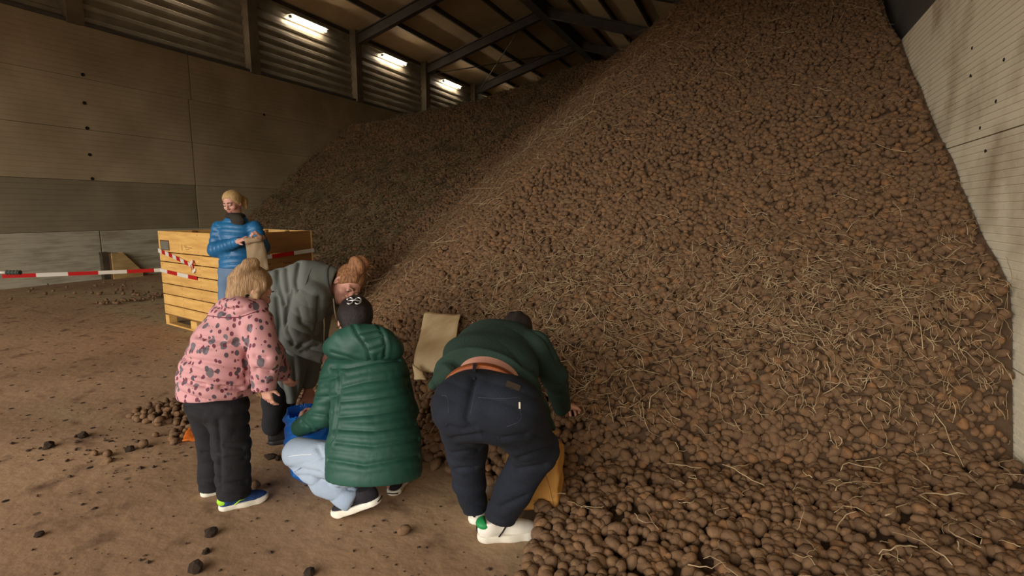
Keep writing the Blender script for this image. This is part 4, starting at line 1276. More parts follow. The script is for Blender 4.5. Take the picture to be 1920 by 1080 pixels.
def child():
    fc = nrm(R_ * 0.78 + FH * 0.62); sd = np.cross(fc, ZZ)
    S = Sdf(0.005)
    S.tube([(P(405, 745, 2.66), 0.12, 0.11, sd), (P(420, 670, 2.65), 0.11, 0.10, sd), (P(448, 605, 2.65), 0.11, 0.09, sd), (P(458, 580, 2.65), 0.08, 0.07, sd)])
    hc = P(472, 541, 2.65); hf, hu = vec(0.62, -0.45, 0.70), vec(0.35, 0.9, 0.1)
    head(S, hc, hf, hu, 0.93, chest=P(459, 580, 2.66))
    S.limb(PP((425, 745, 2.62), (435, 830, 2.66), (442, 925, 2.70)), [0.075, 0.05, 0.036])
    S.limb(PP((388, 745, 2.74), (397, 825, 2.79), (398, 905, 2.84)), [0.075, 0.05, 0.036])
    S.limb(PP((484, 606, 2.57), (500, 668, 2.54), (497, 722, 2.60)), [0.042, 0.034, 0.023])
    S.limb(PP((470, 606, 2.76), (508, 660, 2.84), (528, 700, 2.95)), [0.042, 0.034, 0.023])
    hand(S, P(497, 722, 2.60), vec(0.1, -1, 0.2), vec(0.4, 0.1, 0.9), thumb=1, s=0.78, curl=(15, 25, 20))
    hand(S, P(528, 700, 2.95), vec(0.4, -0.8, 0.4), vec(0.4, 0.1, 0.9), thumb=-1, s=0.78, curl=(15, 25, 20))
    root = S.build('person', M_SKIN, origin=G(425, 940))
    tag(root, 'child leaning forward in pink jacket with dark spots and black trousers', 'person', 'people gathering potatoes')
    face_parts(root, hc, hf, hu, 0.93)
    f, u, r = frame(hf, hu)
    H = Sdf(0.005).ell(hc + u * 0.026 - f * 0.014, (0.080, 0.100, 0.088), (r, f, u), disp=folds(0.003, 140, 20, ax=sd))
    H.ell(hc - f * 0.045 - u * 0.045, (0.074, 0.05, 0.07), (r, f, u), k=0.03, disp=folds(0.003, 140, 20, ax=sd))
    H.limb(PP((474, 502, 2.62), (458, 508, 2.60), (444, 526, 2.60), (436, 548, 2.60)), [0.022, 0.030, 0.030, 0.016], k=0.03, disp=folds(0.004, 130, 20, ax=sd))
    H.limb(PP((478, 500, 2.60), (476, 494, 2.59), (466, 497, 2.58), (452, 512, 2.575), (444, 530, 2.575)), [0.016, 0.022, 0.028, 0.024, 0.008], k=0.012, disp=folds(0.005, 120, 20, ax=sd))
    for q in (-1, 1): H.limb([hc + r * q * 0.060 + u * 0.04 + f * 0.01, hc + r * q * 0.076 - u * 0.02 + f * 0.012, hc + r * q * 0.070 - u * 0.085 + f * 0.012], [0.03, 0.022, 0.012], k=0.02, disp=folds(0.003, 150, 20, ax=fc))
    H.cut(hc + f * 0.052 + u * 0.03, nrm(f - 0.5 * u), k=0.01, lo=hc + u * 0.02 - 0.16, hi=hc + u * 0.02 + 0.16)
    local(H.build('hair', M_BLOND), root)
    o = MB().tube([P(478, 497, 2.60) + 0.017 * (math.cos(a) * U_ + math.sin(a) * nrm(F_ + 0.3 * R_)) for a in np.linspace(0, 6.2, 12)], 0.006, 6).build('hair_tie', M_YEL, None, True)
    o['label'] = 'yellow hair tie'; local(o, root)
    J = Sdf(0.0055); fd = creases(0.020, 92, 6, 0.7, ax=vec(0.30, 1, 0.1), wob=0.7)
    J.tube([(P(406, 742, 2.66), 0.188, 0.175, sd), (P(412, 705, 2.66), 0.190, 0.175, sd), (P(426, 648, 2.65), 0.170, 0.155, sd), (P(447, 600, 2.65), 0.142, 0.122, sd), (P(459, 575, 2.65), 0.095, 0.085, sd)], disp=fd, k=0)
    J.cut(P(406, 741, 2.66), vec(0.03, -1, 0.0))
    J.limb(PP((482, 604, 2.58), (498, 668, 2.54), (496, 728, 2.59)), [0.076, 0.066, 0.054], k=0.035, disp=creases(0.016, 105, 12, 2, ax=vec(-0.1, 1, 0), wob=0.7))
    J.limb(PP((470, 606, 2.76), (508, 660, 2.84), (528, 698, 2.94)), [0.07, 0.06, 0.05], k=0.03)
    hem(J, P(496, 730, 2.59), vec(0, -1, 0.1), 0.07)
    J.ell(P(459, 574, 2.61), (0.125, 0.105, 0.05), (sd, fc, U_), k=0.02, disp=folds(0.005, 40, 18, 1, ax=vec(1, 0.4, 0)))
    ja = J.build('jacket', M_PINK)
    groove(ja, [((336, 669), (368, 676), (399, 680), (450, 692)), ((334, 692), (378, 705), (443, 714), (462, 708)), ((335, 712), (360, 720), (385, 722)), ((466, 615), (461, 674), (462, 716)), ((365, 646), (399, 653), (446, 641)),
                ((371, 630), (418, 638)), ((478, 668), (498, 672)), ((482, 692), (506, 697)), ((415, 725), (450, 728)), ((400, 570), (425, 582), (455, 578))], 0.010, 0.011, 0.005)
    local(ja, root)
    bj = bvh_of(ja)
    surf_line('seam', bj, ((390, 592), (420, 596), (450, 595), (485, 583)), 0.003, mat('burgundy_seam', s2l(110, 48, 62)), root, step=4)
    C = Sdf(0.0055).ell(P(456, 553, 2.64), (0.088, 0.08, 0.028), (sd, fc, U_)); C.ell(P(462, 538, 2.64), (0.05, 0.05, 0.05), (sd, fc, U_), k=0.01, mode='sub')
    local(C.build('collar', M_BLACKT), root)
    T = Sdf(0.006); fd2 = creases(0.016, 95, 10, 1.1, ax=vec(0.3, 1, 0), wob=0.7)
    T.ell(P(405, 752, 2.67), (0.150, 0.140, 0.11), (sd, fc, ZZ), k=0)
    T.limb(PP((425, 760, 2.63), (434, 835, 2.66), (440, 925, 2.69)), [0.100, 0.082, 0.078], k=0.03, disp=fd2)
    T.limb(PP((388, 755, 2.74), (399, 830, 2.79), (399, 908, 2.83)), [0.100, 0.072, 0.068], k=0.02, disp=fd2)
    hem(T, P(440, 928, 2.69), vec(0.0, -1, 0.1), 0.11); hem(T, P(399, 915, 2.83), vec(0, -1, 0.1), 0.09)
    tr = T.build('trousers', M_BLACKT); groove(tr, [((381, 849), (412, 852)), ((415, 861), (459, 858)), ((376, 899), (409, 908)), ((415, 911), (460, 902)), ((420, 835), (455, 840)), ((409, 790), (413, 850), (414, 915)), ((350, 765), (380, 775))], 0.008, 0.010, 0.004); local(tr, root)
    h1 = G(409, 957); t1 = h1 + 0.225 * nrm(G(502, 935) - h1)
    h2 = G(375, 931); t2 = h2 + 0.225 * nrm(t1 - h1 + FH * 0.02)
    for hh, tt in ((h1, t1), (h2, t2)):
        s = shoe(root, hh, tt, M_BLUEUP, M_WHITE, 0.235, label='blue and lime trainer with white sole')
        shoe_piece(s, 'heel_tab', M_LIME, lambda S: S.ell((0.042, 0, 0.055), (0.046, 0.0385, 0.034)).cut((0.042, 0, 0.055), (1, 0, 0.35)), 'lime heel tab')
        for q in (-1, 1):
            MB().tube([(0.09, q * 0.043, 0.034), (0.12, q * 0.040, 0.052), (0.145, q * 0.035, 0.050)], 0.004, 5).build('side_stripe', M_LIME, s, True)
        for k in range(3):
            xx = 0.125 + 0.02 * k; zz = 0.082 - 0.0085 * k
            MB().tube([(xx, -0.026, zz - 0.008), (xx + 0.004, 0, zz + 0.003), (xx, 0.026, zz - 0.008)], 0.003, 5).build('lace', M_LIME, s, True)
    return root
CHILD = child()

# ---------------- the bending woman in the grey hooded top
M_GREY = mat('grey_fleece', s2l(106, 109, 103), s2l(95, 98, 93), scale=2, rough=0.95, bump=0.15, bscale=140, wrinkle=0.4, wscale=6)
M_GREYIN = mat('dark_grey_fleece', s2l(76, 78, 76), rough=0.95)
M_GINGER = mat('ginger_brown_hair', s2l(164, 112, 72), s2l(98, 66, 42), scale=3, rough=0.6, stretch=(40, 40, 6), bump=0.7, bscale=6)
M_BOOT = mat('black_boot_leather', s2l(36, 34, 34), s2l(26, 25, 25), scale=6, rough=0.5)
M_CORD = mat('beige_cord', s2l(178, 165, 140), rough=0.8)
def grey_woman():
    dp = nrm(FH)
    S = Sdf(0.0055)
    S.tube([(P(520, 650, 3.45), 0.16, 0.14, dp), (P(545, 590, 3.42), 0.15, 0.13, dp), (P(592, 552, 3.40), 0.15, 0.11, dp)])
    hc = P(651, 534, 3.38); hf, hu = vec(0.50, -0.62, -0.60), vec(0.72, 0.62, -0.10)
    head(S, hc, hf, hu, 1.0, chest=P(600, 548, 3.40))
    S.limb(PP((518, 665, 3.42), (516, 740, 3.40), (511, 805, 3.44)), [0.09, 0.055, 0.04])
    S.limb(PP((524, 665, 3.56), (534, 740, 3.54), (530, 805, 3.56)), [0.09, 0.055, 0.04])
    S.limb(PP((588, 562, 3.26), (564, 640, 3.16), (612, 670, 3.08)), [0.055, 0.042, 0.028])
    S.limb(PP((600, 562, 3.54), (590, 650, 3.60), (578, 735, 3.58)), [0.055, 0.042, 0.028])
    hand(S, P(612, 670, 3.08), vec(0.7, -0.5, 0.1), vec(0.3, -0.5, 0.8), thumb=-1, curl=(25, 35, 25))
    hand(S, P(578, 735, 3.58), vec(0.1, -1, 0.1), vec(0.6, 0.2, -0.7), thumb=1, curl=(25, 35, 25))
    root = S.build('person', M_SKIN, origin=G(518, 832))
    tag(root, 'person stooping in loose grey hooded top and black boots, ginger hair in a bun', 'person', 'people gathering potatoes')
    face_parts(root, hc, hf, hu)
    f, u, r = frame(hf, hu)
    fh = folds(0.005, 110, 30, ax=r)
    H = Sdf(0.006).ell(hc + u * 0.034 - f * 0.020, (0.088, 0.106, 0.098), (r, f, u), disp=fh)
    H.cut(hc + f * 0.055 + u * 0.035, nrm(f - 0.55 * u), k=0.01)
    H.cut(hc - u * 0.03 - f * 0.02, nrm(-u + 0.35 * f), k=0.015)
    H.ell(P(672, 497, 3.36), (0.064, 0.058, 0.062), (R_, F_, U_), k=0.012, disp=folds(0.005, 95, 40, 3, ax=vec(1, 0.5, 0.3)))
    local(H.build('hair', M_GINGER), root)
    m = MB()
    for k in range(26):     # loose wisps
        a = rng.uniform(0, 6.28); c0 = P(676, 498, 3.36) + 0.05 * (math.cos(a) * R_ + math.sin(a) * U_)
        dd = nrm(math.cos(a) * R_ + math.sin(a) * U_ + rng.normal(0, 0.5, 3))
        m.tube([c0, c0 + dd * 0.022 + rng.normal(0, 0.004, 3), c0 + dd * 0.04 + rng.normal(0, 0.010, 3)], [0.0022, 0.0018, 0.0008], 4)
    local(m.build('loose_strands', M_GINGER, None, True), root)['kind'] = 'stuff'
    J = Sdf(0.006); fd = creases(0.012, 84, 4, 0.4, ax=vec(1, 0.12, 0.1), wob=0.6)
    J.tube([(P(518, 640, 3.46), 0.22, 0.24, dp), (P(536, 578, 3.43), 0.22, 0.268, dp), (P(585, 546, 3.41), 0.20, 0.195, dp), (P(618, 536, 3.40), 0.12, 0.125, dp)], disp=fd, k=0)
    J.limb(PP((533, 640, 3.42), (544, 700, 3.42), (547, 748, 3.42)), [0.13, 0.075, 0.040], k=0.08, disp=creases(0.020, 90, 5, 2, ax=vec(1, 0.1, 0.3), wob=0.6))
    J.limb(PP((586, 560, 3.26), (562, 638, 3.17), (606, 667, 3.10)), [0.105, 0.090, 0.052], k=0.03, disp=creases(0.022, 90, 10, 1, ax=vec(0.3, 0.95, 0), wob=0.7))
    J.limb(PP((600, 560, 3.54), (588, 650, 3.58), (578, 715, 3.58)), [0.095, 0.08, 0.055], k=0.03)
    J.cut(P(547, 756, 3.42), vec(0.05, -1, 0))
    hem(J, P(611, 669, 3.085), vec(0.8, -0.4, -0.2), 0.07)
    J.ell(hc - u * 0.01 + f * 0.02, (0.100, 0.13, 0.13), (r, f, u), k=0.02, mode='sub')
    ja = J.build('hooded_top', M_GREY)
    groove(ja, [((524, 490), (521, 516), (524, 538), (534, 570)), ((540, 486), (537, 510), (541, 545)), ((561, 492), (555, 526), (557, 546)), ((548, 547), (540, 579), (538, 616), (549, 645)),
                ((559, 579), (565, 604), (584, 616)), ((560, 651), (584, 632), (606, 641)), ((566, 660), (596, 646)), ((520, 560), (524, 610), (520, 650)), ((598, 560), (597, 600), (590, 625))], 0.014, 0.012, 0.006)
    local(ja, root)
    N_ = Sdf(0.006).tube([(P(606, 542, 3.41), 0.150, 0.150, dp), (P(622, 537, 3.40), 0.135, 0.135, dp)], k=0)
    N_.tube([(P(600, 546, 3.41), 0.115, 0.115, dp), (P(640, 530, 3.40), 0.115, 0.115, dp)], k=0)
    N_.ops[-1] = (*N_.ops[-1][:4], 'sub')
    N_.cut(P(630, 534, 3.40), vec(0.95, 0.2, 0), k=0.008); N_.cut(P(600, 545, 3.40), vec(-1, -0.2, 0), k=0.01)
    local(N_.build('neckline', M_GREYIN), root)
    for pts_ in (PP((606, 585, 3.22), (608, 610, 3.20), (607, 645, 3.20), (606, 668, 3.21)), PP((625, 560, 3.27), (627, 580, 3.26), (630, 598, 3.26))):
        local(MB().tube(pts_, 0.0042, 6).build('drawstring', M_CORD, None, True), root)
    surf_line('seam', bvh_of(ja), ((598, 485), (580, 510), (572, 540), (556, 545)), 0.003, M_GREYIN, root)
    surf_line('pocket_edge', bvh_of(ja), ((531, 655), (529, 680), (520, 692), (512, 695)), 0.004, M_GREY, root)
    T = Sdf(0.006)
    T.limb(PP((518, 665, 3.42), (516, 740, 3.41), (511, 800, 3.44)), [0.105, 0.080, 0.062], k=0, disp=folds(0.005, 45, 18, 1, ax=vec(0, 1, 0)))
    T.limb(PP((524, 665, 3.56), (533, 740, 3.54), (530, 800, 3.56)), [0.105, 0.080, 0.062], k=0.02)
    T.ell(P(520, 650, 3.48), (0.14, 0.14, 0.12), k=0.03)
    local(T.build('trousers', M_BLACKT), root)
    for (a, z) in (((502, 833), 0), ((522, 828), 0)):
        h0 = G(*a); t0 = h0 + nrm(R_ * 0.9 + FH * 0.35)
        b = shoe(root, h0, t0, M_BOOT, M_BLACKR, 0.27, shaft=0.12, label='black ankle boot')
        MB().tube([(0.06 + 0.062 * math.cos(q), 0.058 * math.sin(q), 0.165) for q in np.linspace(0, 6.2, 14)], 0.006, 6).build('strap', M_BLACKR, b, True)
    return root
GREYW = grey_woman()

# ---------------- the standing woman in the blue quilted jacket
M_BLUEQ = mat('blue_quilted_nylon', s2l(32, 104, 152), s2l(26, 88, 132), scale=3, rough=0.42, spec=0.45)
M_JEANS = mat('mid_blue_denim', s2l(108, 130, 156), s2l(88, 110, 136), scale=2.5, rough=0.9)
M_SCARF = mat('dark_knit_scarf', s2l(58, 52, 44), s2l(46, 41, 35), scale=8, rough=0.95, bump=0.5, bscale=60)
M_LBLOND = mat('blond_hair', s2l(206, 172, 118), s2l(158, 124, 78), scale=3, rough=0.55, stretch=(50, 50, 5), bump=0.5, bscale=6)
def blue_woman():
    T0 = 5.62
    S = Sdf(0.0065)
    S.tube([(P(444, 512, T0), 0.15, 0.11, R_), (P(444, 465, T0), 0.12, 0.09, R_), (P(444, 432, T0), 0.10, 0.07, R_)])
    hc = P(436, 381, T0 - 0.03); hf, hu = nrm(-FH * 0.9 - R_ * 0.14 - ZZ * 0.34), nrm(ZZ - FH * 0.35 - R_ * 0.12)
    head(S, hc, hf, hu, 1.0, chest=P(443, 415, T0))
    for q, x, z in ((-1, 427, 0.0), (1, 459, 0.06)):
        hip = P(x + 3, 508, T0); gx = G(960 + (x - 960) * 1.0, 655)
        kn = (hip + gx) / 2 - FH * 0.03; kn[2] = 0.48
        an = np.array([gx[0], gx[1], 0.09])
        S.limb([hip, kn, an], [0.062, 0.05, 0.04])
    wr1, wr2 = P(449, 452, 5.32), P(492, 446, 5.34)
    S.limb([P(416, 436, T0), P(405, 470, T0 - 0.03), wr1], [0.04, 0.04, 0.028])
    S.limb([P(473, 436, T0), P(493, 465, T0 - 0.02), wr2], [0.04, 0.04, 0.028])
    hand(S, wr1, vec(0.75, 0.25, -0.35), vec(0.3, -0.7, 0.4), thumb=-1, curl=(45, 50, 35), spread=3)
    hand(S, wr2, vec(-0.35, 0.45, -0.6), vec(-0.1, -0.8, 0.4), thumb=1, curl=(45, 50, 35), spread=3)
    root = S.build('person', M_SKIN, origin=np.array([*P(444, 640, T0)[:2], 0.0]))
    tag(root, 'person with blond hair in blue quilted jacket holding up a brown paper sack', 'person', 'people gathering potatoes')
    face_parts(root, hc, hf, hu)
    f, u, r = frame(hf, hu)
    H = Sdf(0.006).ell(hc + u * 0.036 - f * 0.018, (0.090, 0.108, 0.098), (r, f, u), disp=folds(0.004, 110, 20, ax=r))
    H.cut(hc + f * 0.050 + u * 0.045, nrm(f - 0.55 * u), k=0.012)
    H.limb([hc - f * 0.09 + u * 0.02, hc - f * 0.13 - u * 0.02 + R_ * 0.03, hc - f * 0.11 - u * 0.09 + R_ * 0.05], [0.045, 0.04, 0.02], k=0.03, disp=folds(0.005, 90, 30, ax=r))
    local(H.build('hair', M_LBLOND), root)
    J = Sdf(0.0055); Q = (0.062, 0.014, 0.0)
    J.tube([(P(445, 496, T0), 0.185, 0.150, R_), (P(445, 465, T0), 0.172, 0.140, R_), (P(444, 432, T0), 0.175, 0.125, R_), (P(443, 415, T0), 0.12, 0.095, R_)], quilt=Q, k=0)
    J.cut(P(445, 501, T0), -ZZ)
    J.limb([P(411, 426, T0), P(404, 469, T0 - 0.04), P(446, 453, 5.36)], [0.074, 0.074, 0.052], k=0.04, quilt=(0.06, 0.013))
    J.limb([P(478, 426, T0), P(492, 464, T0 - 0.04), P(491, 449, 5.37)], [0.074, 0.072, 0.052], k=0.04, quilt=(0.06, 0.013))
    J.ell(hc, (0.10, 0.12, 0.13), (r, f, u), k=0.01, mode='sub')
    local(J.build('jacket', M_BLUEQ), root)
    C = Sdf(0.006).ell(P(441, 405, T0 - 0.03), (0.100, 0.098, 0.040), (R_, FH, ZZ), disp=folds(0.006, 60, 30, 1, ax=vec(0.3, 1, 0))).ell(P(446, 415, T0 - 0.085), (0.072, 0.040, 0.062), (R_, FH, ZZ), k=0.03)
    local(C.build('scarf', M_SCARF), root)
    T = Sdf(0.008)
    T.ell(P(444, 508, T0), (0.17, 0.13, 0.12), (R_, FH, ZZ), k=0)
    for q, x in ((-1, 427), (1, 459)):
        hip = P(x + 2, 512, T0); gx = G(x, 655)
        kn = (hip + gx) / 2 - FH * 0.03; kn[2] = 0.48
        an = np.array([gx[0], gx[1], 0.10])
        T.limb([hip, kn, an], [0.104, 0.078, 0.064], k=0.03, disp=folds(0.005, 45, 18, 1, ax=ZZ))
    local(T.build('jeans', M_JEANS), root)
    for x in (427, 459):
        gx = G(x, 655); hl = gx + FH * 0.06 ; hl[2] = 0
        shoe(root, hl, hl - nrm(FH + R_ * 0.15), M_BLACKUP, M_WHITE, 0.26)
    return root
BLUEW = blue_woman()
# ------------------------------------------------------------------ the wooden crate
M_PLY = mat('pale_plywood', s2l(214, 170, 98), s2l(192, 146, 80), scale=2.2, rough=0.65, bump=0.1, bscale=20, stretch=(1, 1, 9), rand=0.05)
M_PLYD = mat('shade_brown_plywood', s2l(140, 98, 52), s2l(122, 84, 44), scale=2.2, rough=0.7, stretch=(1, 1, 9), rand=0.04)  # darker plywood: shade of one crate side, also posts and deck
M_WOODD = mat('dark_wood', s2l(98, 66, 40), s2l(84, 56, 34), scale=3, rough=0.8)
M_PLATE = mat('grey_label_plate', s2l(112, 108, 96), s2l(98, 94, 82), scale=6, rough=0.5)
M_STAMP = mat('faded_brown_stamp', s2l(150, 108, 62), rough=0.8)
def w2(lat, fwd): return np.array([cy_ * lat - sy_ * fwd, sy_ * lat + cy_ * fwd, 0.0])
CA = w2(-4.63, 7.0)
ex = w2(0.813, -0.582); ey = w2(0.582, 0.813)
crate = empty('potato_crate', CA, (0, 0, math.atan2(ex[1], ex[0])))
tag(crate, 'large pale plywood potato crate with slotted boards behind the person in blue', 'crate')
ZR = [(0.975, 1.24), (0.85, 0.963), (0.705, 0.838), (0.56, 0.693), (0.42, 0.548), (0.28, 0.408), (0.15, 0.268)]
LX, LY, TH = 1.6, 1.2, 0.022
for z0, z1 in ZR:
    MB().chamfer_box((0, 0, z0), (LX, TH, z1), 0.003).build('board', M_PLY, crate)
    MB().chamfer_box((LX - TH, TH + 0.002, z0), (LX, LY - TH - 0.002, z1), 0.003).build('board', M_PLYD, crate)  # the shade on this side is put into the board colour
    MB().chamfer_box((0, LY - TH, z0), (LX, LY, z1), 0.003).build('board', M_PLY, crate)
    MB().chamfer_box((0, TH + 0.002, z0), (TH, LY - TH - 0.002, z1), 0.003).build('board', M_PLY, crate)
for x in (0.03, 0.55, 1.07, LX - 0.075):
    for y in (TH + 0.001, LY - TH - 0.036):
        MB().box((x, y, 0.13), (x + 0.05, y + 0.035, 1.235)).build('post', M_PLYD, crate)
for y in (0.4, 0.8):
    for x in (TH + 0.001, LX - TH - 0.036):
        MB().box((x, y, 0.13), (x + 0.035, y + 0.05, 1.235)).build('post', M_PLYD, crate)
MB().box((TH, TH, 0.13), (LX - TH, LY - TH, 0.148)).build('base_deck', M_PLYD, crate)
for x0, x1 in ((0, 0.10), (0.72, 0.88), (LX - 0.10, LX)):
    for y0, y1 in ((0.0, 0.10), (0.55, 0.65), (LY - 0.10, LY)):
        MB().chamfer_box((x0, y0, 0.022), (x1, y1, 0.129), 0.003).build('foot', M_PLY, crate)
for y0, y1 in ((0.0, 0.10), (0.55, 0.65), (LY - 0.10, LY)):
    MB().chamfer_box((0, y0, 0), (LX, y1, 0.021), 0.003).build('runner', M_PLY, crate)
m = MB(); m.box((0.055, -0.003, 0.995), (0.315, -0.0005, 1.125)); o = m.build('label_frame', M_WOODD, crate)
o2 = MB().box((0.075, -0.006, 1.003), (0.300, -0.0032, 1.110)).build('label_plate', M_PLATE, o)
m = MB()
m.box((0.66, -0.002, 1.01), (0.672, -0.0004, 1.085))
for (a, b, z) in ((0.72, 0.80, 1.064), (0.74, 0.93, 1.046), (0.76, 0.86, 1.026)): m.box((a, -0.002, z), (b, -0.0004, z + 0.009))
m.build('stamp_mark', M_STAMP, crate)
m = MB()
for z0, z1 in ZR:
    for x in (0.05, 0.56, 1.08, 1.55):
        for zz in (z0 + 0.03, z1 - 0.03):
            m.tube([(x + 0.005, 0.001, zz), (x + 0.005, -0.0015, zz)], 0.005, 6)
m.build('nails', M_WOODD, crate)['kind'] = 'stuff'
def cw(x, y, z): return CA + ex * x + ey * y + ZZ * z

# ------------------------------------------------------------------ red and white barrier tape
M_RED = mat('red_tape', s2l(206, 40, 38), rough=0.45, translucent=0.45)
M_WTAPE = mat('white_tape', s2l(236, 232, 222), rough=0.45, translucent=0.45)
def tape(name, pts, wd, seg, first=0, sag=0.0, twist=0.0):
    pts = np.asarray(pts, float)
    L = np.concatenate([[0], np.cumsum(np.linalg.norm(np.diff(pts, axis=0), axis=1))])
    n = max(8, int(L[-1] / 0.04)); nb = max(1, int(round(L[-1] / seg)))
    s = sorted(set(np.linspace(0, L[-1], n).tolist() + [min(k * seg, L[-1]) for k in range(nb + 1)]))
    v, f, mi = [], [], []
    for q in s:
        p = np.array([np.interp(q, L, pts[:, i]) for i in range(3)])
        p[2] -= sag * 4 * (q / L[-1]) * (1 - q / L[-1])
        d = np.array([np.interp(min(q + 0.01, L[-1]), L, pts[:, i]) - np.interp(max(q - 0.01, 0), L, pts[:, i]) for i in range(3)])
        sd = nrm(np.cross(d, ZZ)); a = twist * math.sin(q * 2.1)
        up = ZZ * math.cos(a) + sd * math.sin(a)
        for k in (-1, 1):
            for e in (0, 1): v.append(p + up * wd / 2 * k + sd * 0.0012 * (e - 0.5))
    for i in range(len(s) - 1):
        a, b = 4 * i, 4 * (i + 1)
        c = (int((s[i] + 1e-5) / seg) + first) % 2
        for q in ((a, b, b + 2, a + 2), (a + 1, a + 3, b + 3, b + 1), (a, a + 1, b + 1, b), (a + 2, b + 2, b + 3, a + 3)):
            f.append(q); mi.append(c)
    o = mesh_obj(name, v, f, [M_RED, M_WTAPE])
    o.data.polygons.foreach_set('material_index', np.array(mi, np.int32))
    return o
far = P(4, 518, 6.1); end = cw(-0.004, -0.012, 0.735)
dirn = far - end
o = tape('barrier_tape', [far, end, cw(0.5, -0.02, 0.715), cw(1.02, -0.014, 0.69)], 0.046, 0.29, 0, 0.01, 0.08)
tag(o, 'long red and white barrier tape stretched to the crate across the bare floor', 'tape')
o = tape('barrier_tape', [cw(-0.01, -0.010, 0.985), cw(0.4, -0.014, 0.93), cw(0.95, -0.012, 0.83)], 0.055, 0.105, 1, 0.0, 0.15)
tag(o, 'short red and white tape slanting across the slotted side of the crate', 'tape')
kn = [cw(0.95, -0.02, 0.83) + 0.05 * np.array([ex[0] * math.cos(a), ex[1] * math.cos(a), 1.3 * math.sin(a)]) - ey * 0.01 * math.sin(3 * a) for a in np.linspace(0.2, 5.8, 12)]
k2 = tape('tape_knot', kn, 0.04, 0.09, 0); local(k2, o)
o = tape('barrier_tape', [cw(LX + 0.012, 0.02, 0.93), cw(LX + 0.010, 0.6, 0.94), cw(LX + 0.012, 1.21, 0.985)], 0.05, 0.30, 0)
tag(o, 'barrier tape round the shaded brown side of the crate', 'tape')
m = MB(); p0, p1 = P(-8, 511, 4.9), P(13, 511, 4.9)
rod = MB().tube([p0 - 0.15 * nrm(p1 - p0), p0, p1], 0.013, 8).build('striped_rod', M_WTAPE, None, True, origin=p1)
tag(rod, 'short white rod with ribbed dark end above the barrier tape, cut by the frame', 'rod')
M_DGRIP = mat('dark_ribbed_grip', s2l(50, 58, 50), rough=0.7)
g0, g1 = P(13, 511, 4.9), P(38, 511, 4.9)
gp = [g0 + (g1 - g0) * k / 16 for k in range(17)]
local(MB().tube(gp, [0.022 if k % 4 < 2 else 0.017 for k in range(17)], 8).build('ribbed_grip', M_DGRIP), rod)

# ------------------------------------------------------------------ wooden duct hatch at the foot of the far wall
M_OLDPLY = mat('dusty_plywood', s2l(186, 156, 102), s2l(156, 128, 82), scale=3, rough=0.8, stretch=(1, 1, 5))
M_OLDPOST = mat('dirty_dark_post', s2l(84, 72, 54), s2l(62, 52, 40), scale=6, rough=0.9)
hat = empty('duct_hatch', (X_L, 7.10, 0)); tag(hat, 'dusty wedge shaped plywood duct hatch on the floor at the concrete wall seam', 'hatch')
prof = [(0.0, 0.0), (0.62, 0.0), (0.62, 0.12), (0.24, 0.56), (0.0, 0.58)]
def plate(x0, x1, pr):
    n = len(pr); v = [(x0, y, z) for y, z in pr] + [(x1, y, z) for y, z in pr]
    return MB().add(v, [tuple(range(n - 1, -1, -1)), tuple(range(n, 2 * n))] + [(i, (i + 1) % n, n + (i + 1) % n, n + i) for i in range(n)])
plate(0.20, 0.23, prof).build('side_board', M_OLDPLY, hat)
plate(0.01, 0.04, prof).build('side_board', M_WOODD, hat)
MB().bar((0.12, 0.24, 0.572), (0.12, 0.62, 0.132), 0.16, 0.02).build('lid_board', M_OLDPLY, hat)
MB().box((0.04, 0.0, 0.0), (0.20, 0.03, 0.57)).build('end_board', M_WOODD, hat)
MB().box((0.01, -0.13, 0.0), (0.12, -0.003, 0.60)).build('edge_post', M_OLDPOST, hat)

